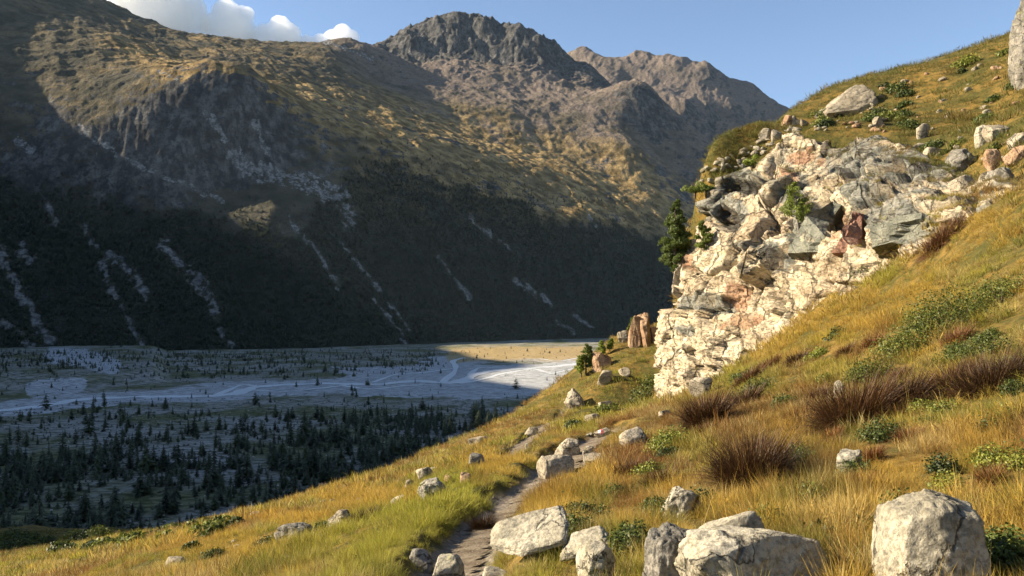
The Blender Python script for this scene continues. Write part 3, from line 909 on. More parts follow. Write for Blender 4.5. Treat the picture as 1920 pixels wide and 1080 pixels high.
def in_poly(X, Y, poly):
    ins = np.zeros(np.shape(X), bool)
    j = len(poly) - 1
    for i in range(len(poly)):
        xi, yi = poly[i]; xj, yj = poly[j]
        c = ((yi > Y) != (yj > Y)) & (X < (xj - xi) * (Y - yi) / (yj - yi + 1e-12) + xi)
        ins ^= c; j = i
    return ins

# ------------------------------------------------------------------ rocks
_ICO = {}
def ico(sub):
    if sub not in _ICO:
        bm = bmesh.new(); bmesh.ops.create_icosphere(bm, subdivisions=sub, radius=1.0)
        V = np.array([v.co[:] for v in bm.verts]); Fc = np.array([[v.index for v in f.verts] for f in bm.faces]); bm.free()
        _ICO[sub] = (V, Fc)
    return _ICO[sub]

def rock_mesh(name, dims, seed, sub=4, cuts=9, rough=.10, boxy=.5, mat=None, rot=0.0, tilt=0.0, thin=0, pitch=0.0):
    V, Fc = ico(sub); V = V.copy()
    rs = np.random.RandomState(seed)
    # towards a box, then flat facets
    m = np.abs(V).max(1, keepdims=True)
    V = V * (1 - boxy) + (V / m) * .8 * boxy
    for k in range(cuts):
        n = rs.normal(size=3); n /= np.linalg.norm(n)
        o = rs.uniform(.50, .82)
        h = V @ n - o
        V = V - np.clip(h, 0, None)[:, None] * n * .93
    q = V * 1.15 + seed * 3.17
    V = V * (1 + rough * fbm3(q[:, 0], q[:, 1], q[:, 2], 4, .5, seed % 97)[:, None] * 1.8)
    nn = V / np.linalg.norm(V, axis=1, keepdims=True)
    w = fbm3(q[:, 0] * 2.2, q[:, 1] * 2.2, q[:, 2] * 2.2, 4 if sub > 3 else 2, .58, seed % 89, True)
    V = V + nn * w[:, None] * rough * .45
    if sub >= 5:
        q2 = V * 2.6 + seed
        a1, a2, va, ta = worley3(q2[:, 0], q2[:, 1], q2[:, 2], seed % 50)
        b1, b2, vb, tb_ = worley3(q2[:, 0] * 2.7, q2[:, 1] * 2.7, q2[:, 2] * 2.7, seed % 50 + 7)
        V = V + nn * ((va - .5) * .5 + ta * 1.3 + (vb - .5) * .16 + tb_ * .5 - .25 * (1 - sstep(0, .08, a2 - a1)))[:, None] * rough * .55
        V = V + nn * (fbm3(q2[:, 0] * 5, q2[:, 1] * 5, q2[:, 2] * 5, 3, .6, seed % 70) * .018)[:, None]
    V = V / np.abs(V).max(0)
    tilt = -tilt
    V = V * np.asarray(dims)[None] * np.array([1, 1, thin or 1])
    ct, st = math.cos(tilt), math.sin(tilt)
    V = V @ np.array([[ct, 0, st], [0, 1, 0], [-st, 0, ct]])
    cp_, sp_ = math.cos(pitch), math.sin(pitch)
    V = V @ np.array([[1, 0, 0], [0, cp_, sp_], [0, -sp_, cp_]])
    V = V / np.abs(V).max(0) * np.asarray(dims)[None] if abs(tilt) + abs(pitch) > 0 else V
    c, s = math.cos(rot), math.sin(rot)
    V = V @ np.array([[c, s, 0], [-s, c, 0], [0, 0, 1]])
    return mesh_np(name, V, [Fc], True, None, mat)

ROCK_XY = []
def rock(u0, v0, u1, v1, label, name='boulder', mat=None, seed=1, sub=4, cuts=9, rough=.10, boxy=.5, deep=.8, tilt=0.0, rot=0.0, group=None, cat='rock', sink=.25, pos=None, rockdepth=None, thin=0, pitch=0.0):
    uc = .5 * (u0 + u1)
    x, y, z = pos if pos is not None else hit(uc, v1)
    w = (u1 - u0) / F * y; h = (v1 - v0) / F * y
    # the foot of the visible front, so the body stands a little behind it
    dims = (w / 2, w * deep / 2 if rockdepth is None else rockdepth / 2, h * (.5 + sink))
    me = rock_mesh(name, dims, seed, sub, cuts, rough, boxy, mat or M_granite, rot, tilt, thin, pitch)
    o = link(name, me, label=label, category=cat, group=group)
    o.location = (x, y + dims[1] * .55, z + h - dims[2] * (1 if abs(tilt) < .2 else .9))
    ROCK_XY.append((x, y + dims[1] * .55, max(dims[0], .05), max(dims[1], .05)))
    return o

rock(1665,933,1872,1120,'large rounded pale boulder with yellow lichen beside the dark hollow', seed=5, sub=6, cuts=0, rough=.075, boxy=.36, deep=.9, mat=M_granite)
rock(1272,1008,1600,1135,'long low pale ledge with a crack across its front', seed=12, sub=6, cuts=2, rough=.10, boxy=.40, deep=.62, tilt=.08)
rock(1282,962,1440,1050,'smooth pale slab rising behind the long cracked ledge', seed=15, sub=5, cuts=7, boxy=.5, deep=.5, tilt=-.35, name='slab', thin=.45)
rock(1200,962,1325,1120,'rugged boulder with a dark broken front left of the cracked ledge', seed=21, sub=6, cuts=12, rough=.16, boxy=.4, deep=.8, mat=M_darkrock)
rock(1240,915,1325,975,'broken whitish rock just above the dark fronted boulder', seed=24, sub=5, cuts=12, rough=.18, boxy=.4, deep=.7)
rock(902,970,1068,1056,'big tilted pale slab lying right of the trail', seed=31, sub=6, cuts=7, rough=.05, boxy=.75, deep=.75, tilt=-.42, name='slab', thin=.22, pitch=.45, sink=.05)
rock(1042,1002,1148,1056,'flat cracked rock below the tilted pale slab', seed=33, sub=5, cuts=10, rough=.12, boxy=.5, deep=.7, tilt=-.3, thin=.35, pitch=.3, sink=.1)
rock(1083,1030,1165,1110,'wedge of grey rock at the bottom edge under the cracked flat rock', seed=36, sub=5, cuts=10, rough=.08, boxy=.5, deep=.8, tilt=-.4)
rock(803,1050,877,1108,'grey rock with a shaded front standing in the trail', seed=38, sub=5, cuts=9, rough=.07, boxy=.5, deep=.7, tilt=-.2)
rock(902,1066,956,1100,'small pale rounded stone right of the trail at the bottom edge', seed=40, sub=4, cuts=7)
rock(764,1034,812,1066,'dark flat stone set into the left edge of the trail', seed=42, sub=4, cuts=9, mat=M_darkrock, boxy=.7)
rock(1613,962,1650,1000,'small cream stone wedged left of the rounded boulder', seed=44, sub=4, cuts=9, mat=M_granite_far)
rock(1572,845,1625,890,'pale stone half sunk in grass right of the dark tussock', seed=46, sub=4, cuts=9)
rock(1566,712,1592,746,'small upright grey stone in grass above the brown tussocks', seed=48, sub=4, cuts=9)
rock(1293,708,1342,740,'white elongated rock in grass just below the cliff foot', seed=50, sub=4, cuts=8, tilt=-.35, mat=M_granite_far)
# stones in and beside the trail
rock(1005,855,1080,900,'broad trodden rock slab filling the bend of the trail', seed=52, sub=5, cuts=10, rough=.10, boxy=.7, mat=M_granite_far, name='trail_stone', deep=.8)
rock(1035,824,1090,858,'trodden rock step above the broad trail slab', seed=54, sub=5, cuts=10, boxy=.7, mat=M_granite_far, name='trail_stone')
rock(1088,836,1116,857,'cream block on the right edge of the trail', seed=56, sub=4, cuts=9, mat=M_granite_far, name='trail_stone')
rock(1094,852,1137,870,'long low cream stone beside the upper trail', seed=58, sub=4, cuts=9, mat=M_granite_far, name='trail_stone')
mark_rock = rock(1114,802,1150,820,'white rock with a red and white painted trail mark', seed=60, sub=5, cuts=8, mat=M_granite_far, name='marked_rock')
rock(1162,806,1216,838,'narrow tilted white rock right of the marked trail stone', seed=62, sub=4, cuts=9, tilt=-.4, mat=M_granite_far)
rock(1094,778,1127,794,'white rock on the green slope above the marked trail stone', seed=64, sub=4, cuts=9, tilt=-.2, mat=M_granite_far)
rock(1236,768,1262,782,'small pale rock below the tip of the cliff foot', seed=66, sub=4, cuts=9, mat=M_granite_far)
rock(1122,752,1148,765,'small pale stones jutting from the green slope', seed=68, sub=4, cuts=9, mat=M_granite_far)
rock(982,802,1012,818,'white stone at the lower end of the far trail', seed=70, sub=4, cuts=9, mat=M_granite_far)
rock(984,830,1000,845,'low pale stone between the two trail stretches', seed=72, sub=4, cuts=8, mat=M_granite_far)
rock(876,816,922,830,'flat pale rock on the grassy skyline against the dark wood', seed=74, sub=4, cuts=9, mat=M_granite_far, sink=.5)
# stones on the slope left of the trail
rock(508,984,586,1024,'black and white boulder standing alone on the golden slope', seed=76, sub=5, cuts=10, rough=.15, mat=M_darkrock, deep=.7)
rock(608,961,668,986,'low whitish outcrop upslope of the black and white boulder', seed=78, sub=5, cuts=10, rough=.14, mat=M_granite_far)
rock(302,1047,347,1066,'pale rounded stone low on the left slope', seed=80, sub=4, cuts=8, mat=M_granite_far)
rock(434,1022,456,1034,'small pale stone among green cushions on the left slope', seed=82, sub=4, cuts=8, mat=M_granite_far)
rock(776,902,836,940,'striped grey outcrop behind the bright green bank', seed=84, sub=5, cuts=12, rough=.14, tilt=-.45, mat=M_darkrock)
rock(728,931,764,946,'flat grey stone beside the striped outcrop', seed=86, sub=4, cuts=9, mat=M_granite, tilt=-.2)
rock(858,886,884,908,'cream upright stone in orange grass left of the trail', seed=88, sub=4, cuts=9, mat=M_ochre)
rock(832,890,850,906,'small cream stone beside the upright orange grass stone', seed=90, sub=4, cuts=9, mat=M_ochre)
rock(876,852,908,872,'cracked grey rock upslope near the grassy skyline', seed=92, sub=4, cuts=11, mat=M_darkrock, tilt=-.3)
rock(756,900,776,914,'white block beside a long buried ledge', seed=94, sub=4, cuts=9, mat=M_granite_far)
rock(778,878,812,900,'white slanting ledge in the middle of the left slope', seed=96, sub=4, cuts=11, mat=M_granite_far, tilt=-.5)
rock(466,961,496,972,'pale stone on the rim of the left slope', seed=98, sub=4, cuts=8, mat=M_granite_far)
rock(1118,696,1152,720,'white block sitting in the green grass left of the cliff', seed=100, sub=4, cuts=10, mat=M_granite_far, tilt=-.2)
rock(1160,690,1184,704,'flat white stone above the white block', seed=102, sub=4, cuts=9, mat=M_granite_far, tilt=-.3)
rock(1058,728,1100,768,'pale rock rib on the skyline above the far trail', seed=104, sub=5, cuts=12, rough=.15, mat=M_granite_far, tilt=-.5)
rock(1110,660,1150,692,'rocky pinkish step below the thin pines', seed=106, sub=5, cuts=12, rough=.15, mat=M_ochre)
# pinkish pillars left of the cliff
pil = link('rock_pillar', None, label='pinkish rock pillars split by dark cracks left of the cliff', category='rock')
px_, py_, pz_ = hit(1205, 652)
pil.location = (px_, py_, pz_)
for k, (u0, v0, u1, v1, sd) in enumerate(((1180,588,1202,662,1),(1199,586,1226,655,2),(1218,612,1238,660,3))):
    x, _, z = ray(.5 * (u0 + u1), v1); d = py_ + (.4 if k != 1 else 0)
    w = (u1 - u0) / F * d; h = (v1 - v0) / F * d
    me = rock_mesh('pillar', (w * .5, w * .8, h * .6), 110 + sd, 5, 7, .07, .8, M_ochre, .1 * k)
    c = link('pillar', me, pil)
    zt = ray(.5 * (u0 + u1), v0)[2] * d + EYE
    c.location = (x * d - px_, d + w * .5 - py_, zt - h * .6 - pz_)
rock(1158,614,1182,642,'small lichened crag at the left end beyond the pinkish pillars', seed=120, sub=5, cuts=12, rough=.16, mat=M_granite_far)
# upper hill
rock(1463,214,1488,238,'orange tinted rounded boulder on the skyline of the upper hill', seed=122, sub=4, cuts=8, mat=M_ochre)
rock(1484,216,1502,234,'grey boulder right of the orange skyline boulder', seed=124, sub=4, cuts=9, mat=M_granite_far)
rock(1498,220,1518,236,'pale block at the right end of the skyline boulders', seed=126, sub=4, cuts=9, mat=M_granite_far)
rock(1424,238,1450,260,'pale boulder in the rubble on the skyline', seed=128, sub=4, cuts=9, mat=M_granite_far)
rock(1446,240,1470,262,'cracked pale boulder under the orange skyline boulder', seed=130, sub=4, cuts=10, mat=M_granite_far)
rock(1540,156,1648,214,'sheet of bare pale rock on the skyline of the upper hill', seed=132, sub=5, cuts=10, rough=.10, boxy=.3, tilt=-.4, thin=.65, mat=M_granite_far, name='rock_outcrop', deep=.6, sink=.4)
rock(1530,202,1564,220,'flat slab below the bare rock sheet', seed=134, sub=4, cuts=9, mat=M_granite_far, tilt=-.3)
rock(1590,243,1698,300,'big domed outcrop crowning the cliff', seed=136, sub=6, cuts=11, rough=.16, boxy=.4, mat=M_darkrock, name='rock_outcrop', deep=.7)
rock(1452,262,1516,330,'layered cream block at the cliff top', seed=138, sub=6, cuts=11, rough=.15, boxy=.6, mat=M_granite_far, name='rock_outcrop', deep=.8)
rock(1508,264,1564,318,'orange fronted block beside the layered cream block', seed=140, sub=6, cuts=11, rough=.15, boxy=.55, mat=M_ochre, name='rock_outcrop', deep=.8)
rock(1830,232,1862,268,'grey upright boulder on the right upper hill', seed=142, sub=5, cuts=10, mat=M_granite)
rock(1850,224,1897,256,'pale flat topped boulder above the grey upright one', seed=144, sub=5, cuts=10, mat=M_granite_far)
rock(1892,246,1935,272,'pale boulder cut by the right edge of the picture on the upper hill', seed=146, sub=5, cuts=9, mat=M_granite_far)
rock(1718,228,1746,258,'leaning pale stone in the middle of the upper hill', seed=148, sub=4, cuts=9, mat=M_granite_far, tilt=.3)
rock(1634,216,1664,236,'rounded pale stone above the domed outcrop', seed=150, sub=4, cuts=9, mat=M_granite_far)
rock(1712,266,1738,278,'small flat cream stone right of the domed outcrop', seed=152, sub=4, cuts=9, mat=M_granite_far)
rock(1734,274,1770,288,'low cream slab right of the small flat stone', seed=154, sub=4, cuts=9, mat=M_granite_far)
rock(1780,275,1850,312,'lichened dark rock in the upper right grass', seed=156, sub=5, cuts=12, rough=.16, mat=M_darkrock)
rock(1846,280,1884,318,'brown leaning slab above the right end of the cliff', seed=158, sub=5, cuts=9, mat=M_ochre, tilt=-.3)
rock(1885,268,1940,300,'brown layered rock at the right edge above the cliff end', seed=160, sub=5, cuts=10, mat=M_ochre)
rock(1860,300,1925,352,'dark broken rock at the right end of the cliff', seed=162, sub=5, cuts=12, rough=.18, mat=M_darkrock)
rock(1782,330,1852,392,'smooth tan slab with a dark cleft at the right end of the cliff', seed=164, sub=6, cuts=8, rough=.06, boxy=.6, mat=M_granite_far, tilt=-.35, name='slab')
rock(1913,-60,2015,140,'tall dark pillar boulder leaning in at the upper right edge', seed=166, sub=6, cuts=9, rough=.14, boxy=.6, mat=M_darkrock, deep=.8)
# smaller stones nobody would name apart, in groups
rs = np.random.RandomState(8)
def small_stones(n, region, sz, label, group, mats, seed):
    r_ = np.random.RandomState(seed)
    protos = [rock_mesh('stone', (1, .8, .62), seed * 7 + k, 3, 8, .14, .4, mats[k % len(mats)]) for k in range(5)]
    k = 0
    while k < n:
        u, v = region(r_)
        x, y, z = hit(u, v)
        if y > 200: continue
        s = r_.uniform(*sz) * y / F
        o = link('stone', protos[k % 5], label=label, category='stone', group=group)
        o.location = (x, y, z + s * .1); o.scale = (s, s * r_.uniform(.7, 1.1), s * r_.uniform(.6, 1.1)); o.rotation_euler = (r_.uniform(-.3, .3), r_.uniform(-.5, .1), r_.uniform(0, 6.28))
        k += 1
def reg_upper(r_):
    u = r_.uniform(1520, 1915); lo = np.interp(u, [1520,1640,1720,1800,1920],[218,165,138,112,80]); hi = np.interp(u, [1520,1640,1720,1800,1920],[255,245,280,310,300])
    return u, r_.uniform(lo + 4, hi)
def reg_shoulder(r_):
    u = r_.uniform(1310, 1500); lo = np.interp(u, [1310,1380,1440,1500],[318,285,252,222]); return u, r_.uniform(lo + 3, lo + 36)
def reg_left(r_):
    u = r_.uniform(420, 1040); lo = np.interp(u, [420,600,760,900,1040],[980,925,873,828,776]); return u, lo + 4 + abs(r_.normal()) * 34
small_stones(95, reg_upper, (3.5, 10), 'small pale stone scattered in the grass of the upper hill', 'stones on the upper hill', [M_granite_far, M_ochre, M_granite], 3)
small_stones(55, reg_shoulder, (4, 11), 'pale stone in the rubble strewn along the hill shoulder above the cliff', 'stones on the hill shoulder', [M_granite_far, M_granite], 4)
small_stones(60, reg_left, (3, 9), 'small pale stone showing in the golden grass left of the trail', 'stones on the left slope', [M_granite_far, M_granite, M_granite_far], 5)
small_stones(40, lambda r_: (lambda q: (q[0] + r_.normal() * 16, q[1] + r_.normal() * 8))(TRAIL[r_.randint(1, 12)]), (2, 6), 'loose pebble sized stone lying on the trail', 'loose stones on the trail', [M_granite, M_granite_far], 6)

# painted trail mark on its rock
def paint_mark(o):
    me = o.data
    bb = np.array([v.co[:] for v in me.vertices])
    for nm, x0, x1, z0, z1, mt_ in (('paint_mark', -.55, -.1, .1, .75, mat_plain('white paint', (.75, .73, .70))), ('paint_mark', -.30, -.12, .15, .70, mat_plain('red paint', (.50, .05, .06)))):
        sx, sz = np.abs(bb[:, 0]).max(), np.abs(bb[:, 2]).max()
        ids = [p for p in me.polygons if p.normal.y < -.1 and x0 * sx < p.center.x < x1 * sx and z0 * sz < p.center.z < z1 * sz]
        if not ids: continue
        vs, fs, mp = [], [], {}
        lift = .006 if nm and 'red' not in mt_.name else .012
        for p in ids:
            f = []
            for vi in p.vertices:
                if vi not in mp:
                    mp[vi] = len(vs); v = me.vertices[vi]; vs.append(v.co + v.normal * lift)
                f.append(mp[vi])
            fs.append(f)
        c = link(nm, mesh_np(nm, np.array(vs), [np.array(fs)], True, None, mt_), o)
paint_mark(mark_rock)

# ------------------------------------------------------------------ instanced growth (uncountable)
def scatter(name, P, rot, scl, idx, protos, tint=None, label=None, category=None):
    c = bpy.data.collections.new(name + '_kinds')
    for k, me in enumerate(protos):
        o = bpy.data.objects.new('%s_kind_%02d' % (name, k), me); c.objects.link(o)
    at = {'rot': rot, 'scl': scl}
    if tint is not None:
        at['tint'] = np.concatenate([tint, np.ones((len(tint), 1))], 1)
    me = mesh_np(name, P, [], False, at)
    ia = me.attributes.new('idx', 'INT', 'POINT'); ia.data.foreach_set('value', np.asarray(idx, np.int32))
    o = link(name, me, kind='stuff', label=label, category=category)
    g = bpy.data.node_groups.new(name, 'GeometryNodeTree')
    g.interface.new_socket('Geometry', in_out='INPUT', socket_type='NodeSocketGeometry')
    g.interface.new_socket('Geometry', in_out='OUTPUT', socket_type='NodeSocketGeometry')
    gi = g.nodes.new('NodeGroupInput'); go = g.nodes.new('NodeGroupOutput')
    ci = g.nodes.new('GeometryNodeCollectionInfo'); ci.inputs[0].default_value = c
    ci.inputs['Separate Children'].default_value = True; ci.inputs['Reset Children'].default_value = True
    ip = g.nodes.new('GeometryNodeInstanceOnPoints'); ip.inputs['Pick Instance'].default_value = True
    def na(nm, ty):
        n = g.nodes.new('GeometryNodeInputNamedAttribute'); n.data_type = ty; n.inputs[0].default_value = nm
        return n.outputs[0]
    g.links.new(gi.outputs[0], ip.inputs['Points']); g.links.new(ci.outputs[0], ip.inputs['Instance'])
    g.links.new(na('idx', 'INT'), ip.inputs['Instance Index'])
    g.links.new(na('rot', 'FLOAT_VECTOR'), ip.inputs['Rotation']); g.links.new(na('scl', 'FLOAT_VECTOR'), ip.inputs['Scale'])
    g.links.new(ip.outputs[0], go.inputs[0])
    m = o.modifiers.new('growth', 'NODES'); m.node_group = g
    return o

def blades_mesh(name, n, spread, length, width, lean, seed, mat, segs=3, curl=.6, flat=1.0):
    """n bent blades round a foot; attributes height (0 foot, 1 tip) and shade (random)"""
    r_ = np.random.RandomState(seed)
    V, Q, H, S = [], [], [], []
    off = 0
    for i in range(n):
        a = r_.uniform(0, 2 * math.pi); rr = spread * math.sqrt(r_.uniform())
        x0, y0 = rr * math.cos(a), rr * math.sin(a)
        a2 = a + r_.normal() * .7
        L = length * r_.uniform(.55, 1.15); th = lean * r_.uniform(.2, 1.3) * (.4 + rr / spread); w = width * r_.uniform(.6, 1.2)
        px, pz = 0., 0.
        face = r_.uniform(0, math.pi); fx, fy = math.cos(face) * w * .5, math.sin(face) * w * .5
        sh = r_.uniform()
        for k in range(segs + 1):
            t = k / segs
            ww = 1 - t ** 1.6
            cx, cy = x0 + px * math.cos(a2), y0 + px * math.sin(a2)
            if k < segs:
                V += [(cx - fx * ww, cy - fy * ww, pz * flat), (cx + fx * ww, cy + fy * ww, pz * flat)]; H += [t, t]; S += [sh, sh]
            else:
                V += [(cx, cy, pz * flat)]; H += [1.0]; S += [sh]
            ang = th + curl * t * th * 1.5
            px += math.sin(ang) * L / segs; pz += math.cos(ang) * L / segs
        for k in range(segs - 1):
            b = off + 2 * k
            Q.append((b, b + 1, b + 3, b + 2))
        b = off + 2 * (segs - 1)
        Q.append((b, b + 1, b + 2, b + 2))
        off += 2 * segs + 1
    Q = np.array(Q); tri = Q[:, 2] == Q[:, 3]
    return mesh_np(name, np.array(V), [Q[~tri], Q[tri][:, :3]], True, {'height': np.array(H), 'shade': np.array(S)}, mat)

def hill_grad(X, Y):
    e = np.maximum(.25, .01 * np.hypot(X, Y))
    return (hill_interp(X + e, Y) - hill_interp(X - e, Y)) / (2 * e), (hill_interp(X, Y + e) - hill_interp(X, Y - e)) / (2 * e)

def tube(path, rad, n=8):
    path = np.asarray(path, float); V, Q = [], []
    t = np.gradient(path, axis=0); t /= np.linalg.norm(t, axis=1, keepdims=True) + 1e-9
    for p, d, r in zip(path, t, rad):
        a = np.cross(d, (0.3, 1, .1)); a /= np.linalg.norm(a) + 1e-9; b = np.cross(d, a)
        for k in range(n):
            q = 2 * math.pi * k / n
            V.append(p + r * (math.cos(q) * a + math.sin(q) * b))
    for i in range(len(path) - 1):
        for k in range(n):
            Q.append((i * n + k, i * n + (k + 1) % n, (i + 1) * n + (k + 1) % n, (i + 1) * n + k))
    return np.array(V), np.array(Q)

# ------------------------------------------------------------------ shrubs and tussocks
def leaf_cloud(C, R, n, size, seed, aspect=.55):
    """leaf-shaped quads over clumps: centres C (k,3), radii R (k,), n leaves in all"""
    r_ = np.random.RandomState(seed)
    w = R ** 2; pk = r_.choice(len(R), n, p=w / w.sum())
    d = r_.normal(size=(n, 3)); d[:, 2] = np.abs(d[:, 2]) * 1.0 - .25; d /= np.linalg.norm(d, axis=1, keepdims=True)
    p = C[pk] + d * (R[pk] * r_.uniform(.62, 1.08, n))[:, None]
    nn = d + r_.normal(size=(n, 3)) * .65; nn /= np.linalg.norm(nn, axis=1, keepdims=True)
    a = np.cross(nn, r_.normal(size=(n, 3))); a /= np.linalg.norm(a, axis=1, keepdims=True) + 1e-9
    b = np.cross(nn, a)
    L = (size * r_.uniform(.6, 1.3, n))[:, None]
    V = np.stack([p - a * L * .5, p + b * L * aspect * .5, p + a * L * .5, p - b * L * aspect * .5], 1).reshape(-1, 3)
    Q = np.arange(4 * n).reshape(n, 4)
    S = np.repeat(r_.uniform(size=n), 4)
    return V, Q, S

def shrub(u, v, ru, rv, label, mat, seed, n=2600, name='shrub', group=None, hgt=None, leaf=None):
    r_ = np.random.RandomState(seed)
    x, y, z = hit(u, v + rv * .55)
    W = ru / F * y; H = hgt if hgt else max(min(.85 * W, rv / F * y * 1.6), .16)
    Dp = W * .75
    root = link(name, None, label=label, category='shrub', group=group)
    root.location = (x, y, z)
    k = int(np.clip(14 * (W / H) ** 1.4, 16, 130))
    n = int(n * max(1, k / 40))
    cx = r_.normal(size=k) * .42; cy = r_.normal(size=k) * .42
    q = np.hypot(cx, cy); f = np.where(q > .95, .95 / q, 1); cx, cy = cx * f, cy * f
    R = H * r_.uniform(.5, .95, k) * (1.1 - .45 * np.hypot(cx, cy))
    XX, YY = x + cx * W, y + Dp * .5 + cy * Dp
    ZZ = hill_interp(XX, YY)
    C = np.stack([XX - x, YY - y, ZZ - z + R * .35], -1)
    size = leaf or max(.026, .0030 * y)
    V, Q, S = leaf_cloud(C, R, n, size, seed)
    link('foliage', mesh_np('foliage', V, [Q], False, {'shade': S}, mat), root)
    ROCK_XY.append((x, y + Dp * .5, W * .75, Dp * .75))
    tv, tq, off = [], [], 0
    for j in range(0, k, 3):
        a, b = tube([C[j] * .25 + (0, 0, -.03), C[j] * .7 + (0, 0, H * .1), C[j] + (0, 0, R[j] * .5)], [.012 * H + .004, .008 * H + .003, .003], 5)
        tv.append(a); tq.append(b + off); off += len(a)
    st = link('stem', mesh_np('stem', np.concatenate(tv), [np.concatenate(tq)], True, None, M_bark), root)
    return root

SH = [
    (1790,590,95,55,'wide bright green juniper mat on the golden slope right of the cliff foot',M_juniper,5200),
    (1880,545,60,40,'green juniper at the right edge above the wide juniper mat',M_juniper,2600),
    (1700,650,70,32,'low green juniper at the lower left end of the wide mat',M_juniper,2800),
    (1850,660,60,30,'dark green juniper below the wide mat at the right',M_juniper,2400),
    (1640,700,45,24,'small green juniper above the brown tussocks',M_juniper,1800),
    (1258,822,44,42,'bright green bush right of the trail below the cliff foot',M_juniper,2600),
    (1090,962,42,32,'dark green cushion hanging over the tilted pale slab',M_bilberry,2800),
    (1080,995,22,22,'small dark cushion at the right end of the tilted slab',M_bilberry,1500),
    (1190,1010,58,62,'large dark bilberry bush left of the dark fronted boulder',M_bilberry,5200),
    (1230,955,36,40,'bilberry bush upslope of the large dark bilberry',M_bilberry,2600),
    (1160,928,32,16,'low green cushion in the reddish grass above the bilberries',M_bilberry,1500),
    (1445,985,26,32,'green sprig cushion beside the pale slab behind the ledge',M_bilberry,1500),
    (1500,868,44,22,'dark leafy patch right of the big dark tussock',M_bilberry,2000),
    (1655,815,46,26,'dark leafy patch under the brown tussocks',M_bilberry,2000),
    (1885,1045,44,44,'leafy green plant in the hollow right of the rounded boulder',M_bilberry,2600),
    (1700,965,30,26,'dark leaves in the hollow behind the small cream stone',M_bilberry,1500),
    (1635,505,44,18,'green bush on the slope under the grey slab of the cliff',M_juniper,1700),
    (1420,730,34,18,'green tuft of shrub in the grass below the cliff',M_juniper,1400),
    (398,1046,32,14,'dark green cushion low on the left slope',M_bilberry,1800),
    (500,1022,38,13,'dark green mat beside the black and white boulder',M_bilberry,1700),
    (604,990,20,9,'small green mat below the low whitish outcrop',M_bilberry,1000),
    (1215,745,36,18,'green shrubs in front of the cliff nose',M_juniper,1500),
    (1135,770,28,10,'green shrub above the marked trail stone',M_juniper,1200),
    (1075,800,22,10,'dark bush at the top of the trodden rock step',M_bilberry,1200),
]
for i, (u, v, ru, rv, lab, m, n) in enumerate(SH):
    shrub(u, v, ru, rv, lab, m, 800 + i, n)
r_ = np.random.RandomState(77)
for i in range(34):
    u = r_.uniform(-10, 440); lo = np.interp(u, [0, 200, 300, 440], [1004, 1000, 996, 972])
    s_ = r_.uniform(12, 26)
    shrub(u, lo + abs(r_.normal()) * 16, s_, s_ * .5, 'dark green shrub in the shade at the foot of the left slope', M_juniper if i % 3 else M_bilberry, 840 + i, 700, group='shrubs at the foot of the left slope', leaf=.25)
for i in range(30):
    u, v = reg_upper(r_)
    s_ = r_.uniform(10, 26)
    shrub(u, v, s_, s_ * .4, 'dark dwarf shrub in the grass of the upper hill', M_juniper if i % 3 == 0 else M_bilberry, 880 + i, 700, group='dwarf shrubs on the upper hill')

def tussock(u, v, ru, rv, label, seed, n=900, mat=None):
    x, y, z = hit(u, v + rv * .6)
    W = ru / F * y
    L = min(max(rv * 1.9 / F * y, .18), .7)
    me = blades_mesh('grass_tussock', int(n * 2.2), W * .85, L, max(.006, .0010 * y), .95, seed, mat or M_tussock, 4, .9)
    V = np.zeros(len(me.vertices) * 3, np.float32); me.vertices.foreach_get('co', V); V = V.reshape(-1, 3)
    V[:, 1] *= .8
    V[:, 2] += hill_interp(V[:, 0] + x, V[:, 1] + y + W * .4) - z
    # domed: blades at the rim are shorter
    me.vertices.foreach_set('co', V.ravel()); me.update()
    o = link('grass_tussock', me, label=label, category='tussock')
    o.location = (x, y + W * .4, z)
    ROCK_XY.append((x, y + W * .4, W * .5, W * .4))
TU = [
    (1415,875,62,62,'big dark brown tussock in the middle of the right foreground',1500),(1615,765,66,58,'reddish brown tussock upslope right of the big dark one',1500),
    (1690,745,50,40,'brown tussock joined to the right of the reddish brown one',1000),(1880,705,66,40,'brown tussock at the right edge below the junipers',1300),
    (1800,715,52,32,'brown tussock left of the one at the right edge',1000),(1328,775,34,44,'brown tussock in the grass below the white elongated rock',1000),
    (1775,440,36,20,'dark brown tussock at the right end of the grey cliff slab',900),(1408,708,26,18,'small brown tussock at the foot of the cliff',700),
    (905,985,18,18,'reddish tussock on the right edge of the trail',500),(1240,905,34,24,'rusty heather tussock above the bilberry bushes',800),
    (1195,880,40,16,'rusty grass tussock in golden grass right of the trail',800),(680,975,34,18,'brown tussock on the slope beside the green bank',700),
    (1690,980,24,30,'dry tussock drooping beside the rounded boulder',500),
]
for i, (u, v, ru, rv, lab, n) in enumerate(TU):
    tussock(u, v, ru, rv, lab, 930 + i, n)

M_rusty = mat_leaf('rusty heather', (0.05, 0.022, 0.010), (0.24, 0.11, 0.040), .2)
r_ = np.random.RandomState(123)
def reg_front(r_):
    while True:
        u, v = r_.uniform(1180, 1915), r_.uniform(600, 960)
        if v > np.interp(u, [1180, 1300, 1480, 1640, 1740, 1915], [810, 760, 660, 560, 500, 430]): return u, v
for i in range(34):
    u, v = reg_front(r_); q = r_.uniform(13, 32)
    tussock(u, v, q, q * r_.uniform(.45, .8), 'small brown tussock scattered in the grass below the cliff', 1000 + i, 320, M_rusty if i % 2 else M_tussock)
for o_ in COL.objects:
    if o_.get('label') == 'small brown tussock scattered in the grass below the cliff': o_['group'] = 'small brown tussocks in the grass'
for i in range(34):
    u, v = reg_front(r_); q = r_.uniform(14, 34)
    shrub(u, v, q, q * .45, 'low green leafy cushion scattered in the grass below the cliff', M_juniper if i % 2 else M_bilberry, 1100 + i, 900, group='green cushions in the grass')
